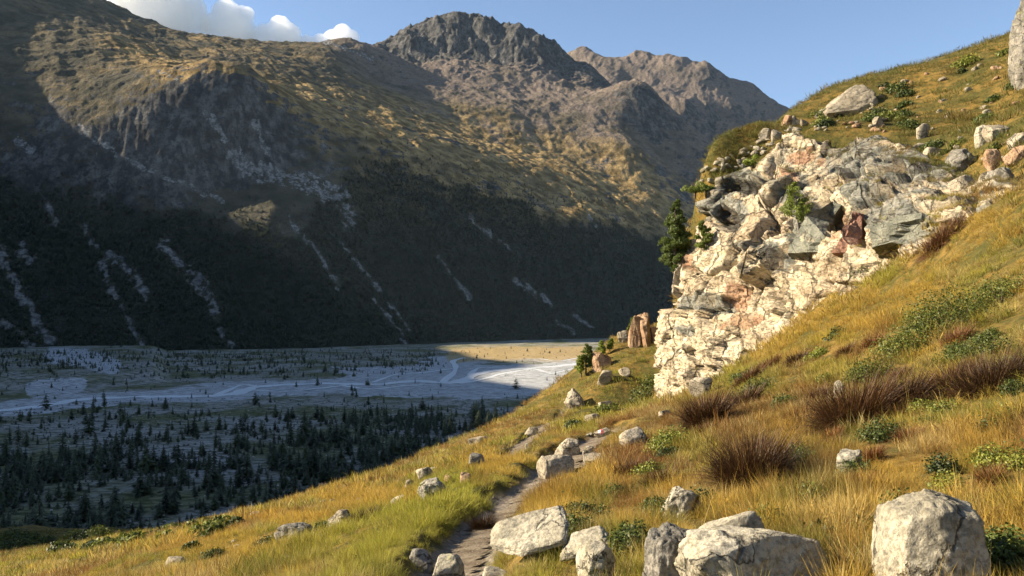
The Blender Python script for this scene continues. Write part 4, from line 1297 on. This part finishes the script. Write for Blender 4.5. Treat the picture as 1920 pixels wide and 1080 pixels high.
# --- grass on the hillside
GOLDC, STRAW, YGRN, GRN, RUSTC, OLIVE = map(np.array, ((.60, .395, .070), (.62, .49, .21), (.41, .395, .050), (.15, .185, .028), (.28, .125, .038), (.165, .145, .032)))
G_PATCH = [  # pixel patches of one colour: u, v, ru, rv, colour, strength
    (1540,610,150,42,GOLDC,.9),(1700,560,110,40,GOLDC,.8),(1440,655,70,25,GOLDC,.7),(1850,430,80,40,GOLDC,.8),(1760,480,60,30,GOLDC,.6),
    (840,950,90,60,YGRN,.95),(740,1010,110,60,YGRN,.8),(900,910,60,40,YGRN,.9),(680,1050,80,40,YGRN,.6),(560,1040,90,30,YGRN,.5),
    (1190,710,70,45,YGRN,.9),(1120,760,70,30,YGRN,.8),(1230,690,40,60,GRN,.5),(1210,740,40,25,GRN,.5),(1090,800,40,15,YGRN,.7),
    (1120,900,90,25,GOLDC,.9),(1040,960,60,30,GOLDC,.9),(930,870,70,25,GOLDC,.9),(700,935,120,22,GOLDC,.8),(420,1030,140,30,GOLDC,.7),(560,975,100,14,GOLDC,.9),
    (1200,880,60,18,RUSTC,.8),(1180,850,70,12,RUSTC,.8),(1180,945,40,30,RUSTC,.7),(1340,780,50,40,RUSTC,.5),(1260,850,40,20,RUSTC,.5),(900,900,30,14,RUSTC,.5),
    (1700,900,110,40,GOLDC,.8),(1640,880,60,30,GOLDC,.9),(1850,850,60,50,GOLDC,.6),(1560,1000,60,30,STRAW,.4),(1800,740,90,30,GOLDC,.6),(1480,820,60,40,GOLDC,.6),
    (1560,640,60,20,YGRN,.4),(1640,520,70,22,YGRN,.7),(1420,720,70,30,YGRN,.6),(1560,700,60,30,YGRN,.6),(1800,880,50,30,YGRN,.4),(1300,840,60,30,YGRN,.5),
]
def grass_tint(U, V, X, Y, r_):
    n1 = fbm2(X / 3.2, Y / 3.2, 4, .55, 501); n2 = fbm2(X / 1.1, Y / 1.1, 3, .55, 505); n3 = fbm2(X / 7, Y / 7, 3, .5, 509)
    c = np.broadcast_to(GOLDC, (len(X), 3)).copy()
    def mixc(m, col):
        nonlocal c
        c = c * (1 - m[:, None]) + col * m[:, None]
    mixc(sstep(-.20, .12, n1) * .9, YGRN); mixc(sstep(.0, .2, n2) * .75, GRN); mixc(sstep(.04, .24, n3) * .85, RUSTC); mixc(sstep(.08, .25, -n2) * .6, STRAW)
    mixc((r_.uniform(size=len(X)) < .16) * .8, STRAW); mixc((r_.uniform(size=len(X)) < .14) * .7, RUSTC)
    for (u, v, ru, rv, col, k) in G_PATCH:
        q = np.hypot((U - u) / ru, (V - v) / rv) + n2 * .5
        mixc((1 - sstep(.6, 1.25, q)) * k, col)
    up = 1 - sstep(320, 370, V)
    mixc(up * (.92 + .2 * n1), OLIVE * np.array([.9, 1.0, .95])); mixc(up * sstep(.0, .3, n2) * .55, GRN); mixc(up * sstep(.1, .35, -n1) * .45, RUSTC * .8)
    dn = sstep(60, 110, np.hypot(X, Y)) * sstep(900, 960, V)
    mixc(dn * .8, GRN * .8)
    return c * r_.uniform(.75, 1.25, (len(X), 1)) * np.array([1, 1, 1]) 

def ground_free(X, Y, pad=0.0):
    ok = trail_dist(X, Y) > .07 + pad
    ok &= ~in_poly(X, Y, CLIFF_POLY)
    for (rx, ry, a, b) in ROCK_XY:
        ok &= ((X - rx) / (a * .92)) ** 2 + ((Y - ry) / (b * .9)) ** 2 > 1
    return ok

def grass_zone(name, n, r0, r1, protos, s0, s1, seed, power=1.0, keep=None):
    r_ = np.random.RandomState(seed)
    th = np.radians(r_.uniform(-37.5, 38.5, n)); 
    rr = r0 * (r1 / r0) ** r_.uniform(0, 1, n) if power == 0 else (r0**power + (r1**power - r0**power) * r_.uniform(0, 1, n)) ** (1 / power)
    X, Y = np.sin(th) * rr, np.cos(th) * rr
    Z = hill_interp(X, Y)
    U, V = project(X, Y, Z)
    ok = ground_free(X, Y) & (V > -80) & (V < 1400) & (Z > FLOOR + 3)
    ok &= fbm2(X / .55, Y / .55, 2, .5, 530) > (-.18 if r1 < 40 else -9)
    if keep is not None: ok &= keep(X, Y, Z, U, V, r_)
    X, Y, Z, U, V = X[ok], Y[ok], Z[ok], U[ok], V[ok]
    k = len(X)
    gx_, gy_ = hill_grad(X, Y)
    s = .84 * r_.uniform(s0, s1, k) * np.clip(.85 + 1.5 * fbm2(X / 1.3, Y / 1.3, 3, .55, 520), .35, 1.5)
    # keep the grass short beside the trail and on the stony upper hill
    s = s * (.55 + .45 * sstep(.0, .5, trail_dist(X, Y)))
    rot = np.stack([np.arctan(gy_) * .5 + r_.normal(size=k) * .12, -np.arctan(gx_) * .5 + r_.normal(size=k) * .12, r_.uniform(0, 6.28, k)], -1)
    # tilt is applied after the spin, so carry it as small world tilts
    rot[:, 2] = r_.uniform(0, 6.28, k)
    P = np.stack([X, Y, Z - .01], -1)
    return scatter(name, P, rot, np.stack([s, s, s * r_.uniform(.75, 1.2, k)], -1), r_.randint(0, len(protos), k), protos, grass_tint(U, V, X, Y, r_))

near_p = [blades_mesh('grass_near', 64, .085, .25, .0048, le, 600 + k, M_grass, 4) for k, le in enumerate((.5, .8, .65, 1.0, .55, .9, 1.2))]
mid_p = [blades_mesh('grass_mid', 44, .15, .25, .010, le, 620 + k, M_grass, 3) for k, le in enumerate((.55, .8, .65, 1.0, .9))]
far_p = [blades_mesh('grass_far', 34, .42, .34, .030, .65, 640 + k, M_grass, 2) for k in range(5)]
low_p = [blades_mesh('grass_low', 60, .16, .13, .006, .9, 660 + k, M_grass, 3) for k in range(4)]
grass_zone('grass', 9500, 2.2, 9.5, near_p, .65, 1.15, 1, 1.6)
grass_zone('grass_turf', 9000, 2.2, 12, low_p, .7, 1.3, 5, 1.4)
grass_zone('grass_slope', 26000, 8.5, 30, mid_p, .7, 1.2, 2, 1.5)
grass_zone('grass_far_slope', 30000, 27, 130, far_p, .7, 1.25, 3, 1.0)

def ledge_grass():
    r_ = np.random.RandomState(55)
    a_, b_ = np.gradient(CL, axis=0), np.gradient(CL, axis=1)
    N = np.cross(b_, a_); N /= np.linalg.norm(N, axis=-1, keepdims=True) + 1e-9
    nz = np.abs(N[..., 2]); x, y, z = CL[..., 0], CL[..., 1], CL[..., 2]
    m = sstep(.60, .80, nz) * (.10 + .9 * sstep(430, 330, CLV)) * sstep(-.05, .25, fbm3(x / 2.2, y / 2.2, z / 2.2, 3, .55, 71)) + .6 * np.clip((np.linspace(0, 1, cnr)[:, None] - .84) / .05, 0, 1)
    p = (m / m.sum()).ravel(); i = r_.choice(p.size, 2600, p=p); P = CLf[i] + r_.normal(size=(2600, 3)) * .04
    U, V = project(P[:, 0], P[:, 1], P[:, 2]); s_ = r_.uniform(.45, 1.0, 2600)
    t = grass_tint(U, V, P[:, 0], P[:, 1], r_)
    scatter('ledge_grass', P, np.stack([r_.normal(size=2600) * .2, r_.normal(size=2600) * .2, r_.uniform(0, 6.28, 2600)], -1), np.stack([s_, s_, s_], -1), r_.randint(0, len(mid_p), 2600), mid_p, t)
ledge_grass()
grass_zone('shoulder_grass', 45000, 42, 76, far_p, .6, 1.1, 13, 1.0, lambda X, Y, Z, U, V, r_: (U > 1225) & (U < 1440) & (V < 660))
def leafy_mesh(seed, n=60, R=.11, size=.022):
    V, Q, S = leaf_cloud(np.array([[0, 0, .01], [R * .5, 0, .0], [-R * .4, R * .3, 0.0]]), np.array([R * .7, R * .5, R * .5]), n, size, seed)
    return mesh_np('leafy', V, [Q], False, {'shade': S}, M_bilberry)
def cover_keep(X, Y, Z, U, V, r_):
    return r_.uniform(size=len(X)) < np.clip(.25 + 1.6 * fbm2(X / 1.4, Y / 1.4, 3, .55, 540), .03, 1)
grass_zone('ground_cover', 9000, 2.2, 18, [leafy_mesh(680 + k) for k in range(4)], .7, 1.6, 7, 1.3, cover_keep)
stalk_p = [blades_mesh('stalk', 3, .05, .62, .0035, .35, 690 + k, M_grass, 5) for k in range(4)]
grass_zone('dry_grass', 900, 2.5, 14, stalk_p, .6, 1.1, 9, 1.3)
# --- conifers
def conifer_mesh(seed, h=1.0, w=.22, whorls=15, mat=None, fork=False, per=9):
    r_ = np.random.RandomState(seed)
    V, T, S = [], [], []
    for k in range(whorls):
        t = (k + r_.uniform(0, .6)) / whorls
        z = .10 + .90 * t
        R = w * ((1 - t) ** .8 + .06) * r_.uniform(.75, 1.2) * (min(1, .55 + t * 3))
        n = int(per * (1 - t * .55)) + 2
        for j in range(n):
            a = 2 * math.pi * (j + r_.uniform(-.4, .4)) / n
            L = R * r_.uniform(.6, 1.25); ww = L * r_.uniform(.35, .6)
            ca, sa = math.cos(a), math.sin(a)
            zt = z - L * r_.uniform(.05, .5)
            b = len(V)
            V += [(0, 0, z + .035), (ca * L * .6 - sa * ww * .5, sa * L * .6 + ca * ww * .5, z - L * .18), (ca * L, sa * L, zt), (ca * L * .6 + sa * ww * .5, sa * L * .6 - ca * ww * .5, z - L * .18)]
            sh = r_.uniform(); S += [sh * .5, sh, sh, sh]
            T += [(b, b + 1, b + 2), (b, b + 2, b + 3)]
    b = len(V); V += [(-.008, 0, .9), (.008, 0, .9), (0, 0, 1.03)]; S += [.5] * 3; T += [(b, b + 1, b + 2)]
    return mesh_np('crown', np.array(V) * h, [np.array(T)], False, {'shade': np.array(S)}, mat or M_conifer)

trunk_me = mesh_np('trunk', *[(lambda vq: (vq[0], [vq[1]]))(tube([(0, 0, -.05), (0.004, 0, .3), (0, .004, .7), (0, 0, .98)], [.022, .017, .010, .003], 6))][0], True, None, M_bark)
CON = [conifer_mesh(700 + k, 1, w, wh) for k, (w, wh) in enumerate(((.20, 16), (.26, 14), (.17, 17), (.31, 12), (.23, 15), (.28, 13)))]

def mt_interp(X, Y):
    th = np.arctan2(X, Y); r = np.hypot(X, Y)
    TH = np.concatenate([th_left, th_in])
    i = np.clip(np.interp(r, r1, np.arange(len(r1))), 0, len(r1) - 1.001); j = np.clip(np.interp(th, TH, np.arange(len(TH))), 0, len(TH) - 1.001)
    a, b = i.astype(int), j.astype(int); fi, fj = i - a, j - b
    Z = MT[2]
    return Z[a, b] * (1 - fi) * (1 - fj) + Z[a + 1, b] * fi * (1 - fj) + Z[a, b + 1] * (1 - fi) * fj + Z[a + 1, b + 1] * fi * fj
def fl_interp(X, Y):
    th = np.arctan2(X, Y); r = np.hypot(X, Y)
    i = np.clip(np.interp(r, r_v, np.arange(len(r_v))), 0, len(r_v) - 1.001); j = np.clip(np.interp(th, th_v, np.arange(len(th_v))), 0, len(th_v) - 1.001)
    a, b = i.astype(int), j.astype(int); fi, fj = i - a, j - b
    Z = FL[2]
    return Z[a, b] * (1 - fi) * (1 - fj) + Z[a + 1, b] * fi * (1 - fj) + Z[a, b + 1] * (1 - fi) * fj + Z[a + 1, b + 1] * fi * fj

def forest_points(n, seed):
    r_ = np.random.RandomState(seed)
    th = np.arctan((r_.uniform(-40, 1330, n) - 960) / F); rr = np.sqrt(r_.uniform(1600**2, 3700**2, n))
    X, Y = np.sin(th) * rr, np.cos(th) * rr
    Z = mt_interp(X, Y); U, V = project(X, Y, Z)
    m = forest_mask(U, V, X, Y) * (1 - .92 * sstep(.25, .6, scree_mask(U, V, X, Y)))
    cl = fbm2(X / 55, Y / 55, 3, .6, 65)
    # open glades high up and on the left
    m = m * np.clip(.95 + cl * 1.1 - .45 * (1 - sstep(300, 700, U)) * (1 - sstep(400, 450, V)), .05, 1)
    top = np.interp(U, [p[0] for p in FOREST_TOP], [p[1] for p in FOREST_TOP])
    m = np.maximum(m, .07 * sstep(-70, 0, V - top))
    ok = (r_.uniform(size=n) < m) & (Z > FLOOR + 1.0) & (V > 200)
    return X[ok], Y[ok], Z[ok], r_
X, Y, Z, r_ = forest_points(95000, 21)
k = len(X); hgt = r_.uniform(6, 14, k)
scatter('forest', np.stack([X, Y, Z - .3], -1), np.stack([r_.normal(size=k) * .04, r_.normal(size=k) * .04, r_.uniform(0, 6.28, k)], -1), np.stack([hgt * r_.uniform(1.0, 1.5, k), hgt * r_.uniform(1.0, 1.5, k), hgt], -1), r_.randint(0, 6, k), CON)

# --- trees of the valley floor: the largest in view are trees of their own, the rest one mass
def valley_density(U, V, X, Y):
    cl = fbm2(X / 45, Y / 45, 4, .6, 215); cl2 = fbm2(X / 140, Y / 140, 3, .5, 217)
    near = sstep(752, 800, V) * (.20 + .75 * sstep(810, 900, V) + .55 * sstep(560, 760, U) * sstep(745, 790, V))
    near = near * np.clip(.60 + 2.6 * cl + 1.0 * cl2, .04, 1.5)
    pale = 1 - .7 * np.exp(-(((U - 90) / 170) ** 2 + ((V - 815) / 38) ** 2))
    near = near * pale
    far = sstep(655, 668, V) * (1 - sstep(700, 722, V + .02 * (U - 400))) * (1 - sstep(760, 880, U)) * np.clip(.10 + 1.0 * cl, .01, .5)
    few = .015 * sstep(640, 660, V)
    return np.maximum(np.maximum(near, far), few)
def valley_points(n, seed):
    r_ = np.random.RandomState(seed)
    th = np.arctan((r_.uniform(-60, 1240, n) - 960) / F); rr = np.sqrt(r_.uniform(230**2, 1900**2, n))
    X, Y = np.sin(th) * rr, np.cos(th) * rr
    Z = fl_interp(X, Y); U, V = project(X, Y, Z)
    return X, Y, Z, U, V, rr, r_
X, Y, Z, U, V, rr, r_ = valley_points(85000, 31)
ok = (r_.uniform(size=len(X)) < valley_density(U, V, X, Y) * np.where(rr < 700, 1.0, .75)) & (river_dist(X, Y) > 6) & (hill_interp(X, Y) < Z + 1) 
ok &= (mt_interp(X, Y) < Z + 2) | (np.hypot(X, Y) < 1400)
X, Y, Z, U, V, rr = X[ok], Y[ok], Z[ok], U[ok], V[ok], rr[ok]
k = len(X); hgt = np.clip(r_.lognormal(1.55, .58, k), 1.3, 14) * np.where(rr > 1000, .7, 1) * np.clip(1 + .8 * fbm2(X / 60, Y / 60, 3, .5, 219), .5, 1.5)
wid = r_.uniform(1.0, 1.6, k)
# how large each shows, and whether the hillside hides its top
big = hgt / rr
vis = np.zeros(k, bool)
Ut, Vt = project(X, Y, Z + hgt)
edge = np.interp(Ut, [-100, 0, 200, 300, 440, 600, 760, 900, 1000, 1060, 1100], [1010, 1005, 1003, 1000, 970, 922, 868, 825, 788, 764, 700])
vis = (Vt < edge - 4) & (Ut > 4) & (Ut < 1090)
order = np.argsort(-np.where(vis, big, 0))
own = np.zeros(k, bool); own[order[:290]] = True
for i in np.nonzero(own)[0]:
    if U[i] > 640: lab, grp = 'dark conifer in the dense wood just beyond the golden slope', 'conifers of the dense wood'
    elif V[i] > 880: lab, grp = 'large dark conifer in the wood at the bottom left of the valley', 'conifers at the bottom left'
    else: lab, grp = 'dark conifer standing on the stony flat between stream and wood', 'conifers on the stony flat'
    root = link('conifer_tree', None, label=lab, category='tree', group=grp)
    root.location = (X[i], Y[i], Z[i] - .15); root.rotation_euler = (0, 0, r_.uniform(0, 6.28))
    root.scale = (hgt[i] * wid[i], hgt[i] * wid[i], hgt[i])
    link('crown', CON[r_.randint(0, 6)], root); link('trunk', trunk_me, root)
q = ~own
kk = int(q.sum())
scatter('valley_woods', np.stack([X[q], Y[q], Z[q] - .15], -1), np.stack([np.zeros(kk), np.zeros(kk), r_.uniform(0, 6.28, kk)], -1), np.stack([hgt[q] * wid[q], hgt[q] * wid[q], hgt[q]], -1), r_.randint(0, 6, kk), CON)
# low scrub and pale rubble on the valley floor
bush_p = [conifer_mesh(740 + k, 1, .55, 5, M_conifer, per=10) for k in range(3)]
X, Y, Z, U, V, rr, r_ = valley_points(60000, 41)
cl = fbm2(X / 16, Y / 16, 4, .6, 225)
ok = (r_.uniform(size=len(X)) < np.clip(.22 + 1.5 * cl, .01, .9) * sstep(735, 765, V)) & (river_dist(X, Y) > 8) & (hill_interp(X, Y) < Z + 1) & (rr < 900)
X, Y, Z = X[ok], Y[ok], Z[ok]; k = len(X); s = r_.uniform(.5, 2.0, k)
scatter('scrub', np.stack([X, Y, Z - .1], -1), np.stack([np.zeros(k), np.zeros(k), r_.uniform(0, 6.28, k)], -1), np.stack([s * 1.6, s * 1.6, s], -1), r_.randint(0, 3, k), bush_p)
M_rubble = mat_plain('pale rubble', (.40, .39, .37))
rub_p = [rock_mesh('rubble', (1, .8, .6), 760 + k, 2, 6, .2, .4, M_rubble) for k in range(3)]
X, Y, Z, U, V, rr, r_ = valley_points(50000, 51)
cl = fbm2(X / 28, Y / 28, 4, .6, 235)
ok = (r_.uniform(size=len(X)) < np.clip(.15 + 1.5 * cl, .0, .8) * sstep(730, 790, V)) & (river_dist(X, Y) > 4) & (hill_interp(X, Y) < Z + 1) & (rr < 1000)
X, Y, Z = X[ok], Y[ok], Z[ok]; k = len(X); s = r_.uniform(.2, .9, k)
scatter('rubble', np.stack([X, Y, Z], -1), np.stack([r_.normal(size=k) * .2, r_.normal(size=k) * .2, r_.uniform(0, 6.28, k)], -1), np.stack([s, s, s], -1), r_.randint(0, 3, k), rub_p)

# ------------------------------------------------------------------ stone pines
def stone_pine(base, hgt, w, seed, label, lean=0.0, bare=.12, limbs=46, dens=70, mat=None, wood=None, group=None, sz=.20):
    r_ = np.random.RandomState(seed)
    root = link('pine_tree', None, label=label, category='tree', group=group)
    root.location = base
    tz = np.linspace(0, 1, 7)
    path = np.stack([lean * hgt * tz ** 1.5 + r_.normal(size=7) * .012 * hgt, r_.normal(size=7) * .012 * hgt, tz * hgt * .97 - .3 * (tz == 0)], -1)
    V, Q = tube(path, .030 * hgt * (1 - tz * .9) * .9 + .012, 8)
    tv, tq, off = [V], [Q], len(V)
    C, R = [], []
    for k in range(limbs):
        t = bare + (1 - bare) * (k + r_.uniform()) / limbs
        p = np.array([np.interp(t, tz, path[:, i]) for i in range(3)])
        prof = np.interp(t, [0, .1, .3, .6, .85, 1], [.55, .9, 1, .8, .42, .08])
        L = w * hgt * prof * r_.uniform(.55, 1.12)
        a = r_.uniform(0, 2 * math.pi)
        d = np.array([math.cos(a), math.sin(a), r_.uniform(-.15, .45)])
        e = p + d * L + np.array([0, 0, L * .15])
        m = p + d * L * .55 - np.array([0, 0, L * .05])
        V, Q = tube([p, m, e], [.007 * hgt * (1.1 - t) + .004, .004 * hgt * (1.1 - t) + .003, .003], 5)
        tv.append(V); tq.append(Q + off); off += len(V)
        for f in (.45, .7, .9, 1.05):
            if f < .6 and r_.uniform() < .4: continue
            C.append(p + (e - p) * f + r_.normal(size=3) * .05 * L); R.append(max(.09, L * r_.uniform(.24, .42)))
    C = np.array(C); R = np.array(R)
    V, Q, S = leaf_cloud(C, R, int(dens * len(R)), sz, seed + 1, .22)
    link('trunk', mesh_np('trunk', np.concatenate(tv), [np.concatenate(tq)], True, None, wood or M_bark), root)
    link('crown', mesh_np('crown', V, [Q], False, {'shade': S}, mat or M_stonepine), root)
    return root
def px_h(v0, v1, d): return (v1 - v0) / F * d
b = on_cliff(1292, 500); d = b[1] + 1.2
xb, _, zb = ray(1266, 503)
stone_pine((xb * d, d, zb * d + EYE), px_h(374, 506, d), .175, 951, 'bushy green stone pine clinging to the left edge of the cliff', .03, .02, 110, 52)
rock(1256,492,1296,545,'knobbly ledge of rock under the bushy stone pine', seed=170, sub=5, cuts=12, rough=.16, mat=M_granite_far, pos=(xb * d + .3, d - .6, (ray(1275, 545)[2]) * d + EYE), name='rock_ledge')
b = on_cliff(1316, 462)
stone_pine(tuple(b + (0, -.1, -.2)), px_h(405, 462, b[1]), .26, 955, 'small stone pine growing out of the cliff face right of the bushy pine', -.05, .05, 26, 50)
b = on_cliff(1492, 420)
stone_pine(tuple(b + (0, -.25, -.1)), px_h(335, 420, b[1]), .30, 959, 'half dead pine with bare grey branches in the cliff face', -.08, .12, 40, 14, None, M_deadwood)
for (u, vb, vt, lab, sd, ln) in ((1098,702,645,'tall thin pine with bare lower trunk on the skyline above the river',963,.05),(1090,708,668,'short bushy pine at the foot of the tall thin pine',967,-.1),(1106,690,650,'slim pine close behind the tall thin pine',971,0),(1128,668,640,'small pine on the rocky step by the river',975,0),(1144,660,636,'slender pine right of the small pine on the rocky step',979,.1),(1184,628,596,'young pine in the cleft beside the pinkish pillars',983,.1)):
    x, y, z = hit(u, vb)
    stone_pine((x, y, z), px_h(vt, vb, y), .22, sd, lab, ln, .22, 22, 26, None, None, None, .26)
for (u, v, ru, rv, lab, sd) in ((1272,338,22,12,'green dwarf pine bush on the top left corner of the cliff',1),(1300,322,14,9,'small green bush beside the dwarf pine bush on the cliff corner',2),(1405,296,16,9,'bright green bush on the cliff shoulder',3)):
    b = on_cliff(max(u, 1290), v + 8)
    rt = link('dwarf_pine', None, label=lab, category='shrub'); rt.location = tuple(b + ((u - max(u, 1290)) / F * b[1], 0, 0))
    r_ = np.random.RandomState(990 + sd); W = ru / F * b[1]
    C = np.stack([r_.normal(size=14) * W * .5, r_.normal(size=14) * W * .4, np.abs(r_.normal(size=14)) * W * .3], -1); R = W * r_.uniform(.2, .42, 14)
    V, Q, S = leaf_cloud(C, R, 1200, .17, 991 + sd, .25)
    link('foliage', mesh_np('foliage', V, [Q], False, {'shade': S}, M_stonepine), rt)
    V, Q = tube([(0, 0, -.4), (.02, 0, .1), (0, .02, W * .3)], [.05, .04, .01], 6)
    link('stem', mesh_np('stem', V, [Q], True, None, M_bark), rt)

# ------------------------------------------------------------------ clouds
def mat_cloud():
    m = bpy.data.materials.new('cloud vapour'); m.use_nodes = True
    t = m.node_tree; t.nodes.clear()
    o = t.nodes.new('ShaderNodeOutputMaterial'); v = t.nodes.new('ShaderNodeVolumePrincipled')
    v.inputs['Color'].default_value = (1, 1, 1, 1); v.inputs['Density'].default_value = .008
    v.inputs['Anisotropy'].default_value = 0.0
    t.links.new(v.outputs[0], o.inputs['Volume'])
    return m
M_cloud = mat_cloud()
CD = 9600.0
def cloud(blobs, label, seed):
    r_ = np.random.RandomState(seed)
    Vs, Fs, off = [], [], 0
    bm_v, bm_f = ico(5)
    for (u, v, rp) in blobs:
        for k in range(5):
            a = r_.uniform(0, 6.28); q = rp * (0 if k == 0 else r_.uniform(.35, .8))
            uu, vv, rr_ = u + math.cos(a) * q, v + math.sin(a) * q * .8, rp * (1 if k == 0 else r_.uniform(.35, .6))
            c = pt(uu, vv - 8, CD + r_.uniform(-1, 1) * rp * 3); R = rr_ / F * CD
            V = bm_v.copy(); w = V * 1.6 + seed + k * 7.7 + u
            V = V * (1 + .30 * fbm3(w[:, 0], w[:, 1], w[:, 2], 5, .6, seed, True)[:, None])
            Vs.append(V * R + c); Fs.append(bm_f + off); off += len(V)
    o = link('cloud', mesh_np('cloud', np.concatenate(Vs), [np.concatenate(Fs)], True, None, M_cloud), label=label, category='cloud')
    md = o.modifiers.new('union', 'REMESH'); md.mode = 'VOXEL'; md.voxel_size = 14.0; md.use_smooth_shade = True
    return o
cloud([(225,-5,34),(265,5,34),(300,0,40),(335,12,32),(360,28,24),(290,40,34),(330,45,28),(370,50,20),(225,-12,30)], 'largest white cumulus cloud above the left ridge', 61)
cloud([(425,35,24),(455,40,18),(400,55,20),(440,62,26),(468,66,14)], 'round white cloud second from the left above the ridge', 62)
cloud([(525,58,18),(500,76,20),(540,76,22),(480,80,14)], 'white cloud puff third from the left behind the ridge', 63)
cloud([(642,70,15),(622,80,14),(600,88,14),(575,92,16),(660,78,12)], 'small low cloud puff nearest the peak', 64)

# ------------------------------------------------------------------ air
def haze():
    m = bpy.data.materials.new('air'); m.use_nodes = True
    t = m.node_tree; t.nodes.clear()
    o = t.nodes.new('ShaderNodeOutputMaterial'); v = t.nodes.new('ShaderNodeVolumePrincipled')
    v.inputs['Color'].default_value = (.55, .74, 1.0, 1); v.inputs['Density'].default_value = HAZE
    v.inputs['Anisotropy'].default_value = .1
    t.links.new(v.outputs[0], o.inputs['Volume'])
    x0, x1, y0, y1, z0, z1 = -5800, 5800, -2600, 8200, -130, 2500
    V = [(x, y, z) for z in (z0, z1) for y in (y0, y1) for x in (x0, x1)]
    Q = [(0, 2, 3, 1), (4, 5, 7, 6), (0, 1, 5, 4), (2, 6, 7, 3), (0, 4, 6, 2), (1, 3, 7, 5)]
    link('haze', mesh_np('haze', V, [np.array(Q)], False, None, m), kind='stuff')
HAZE = 0.6e-5
haze()
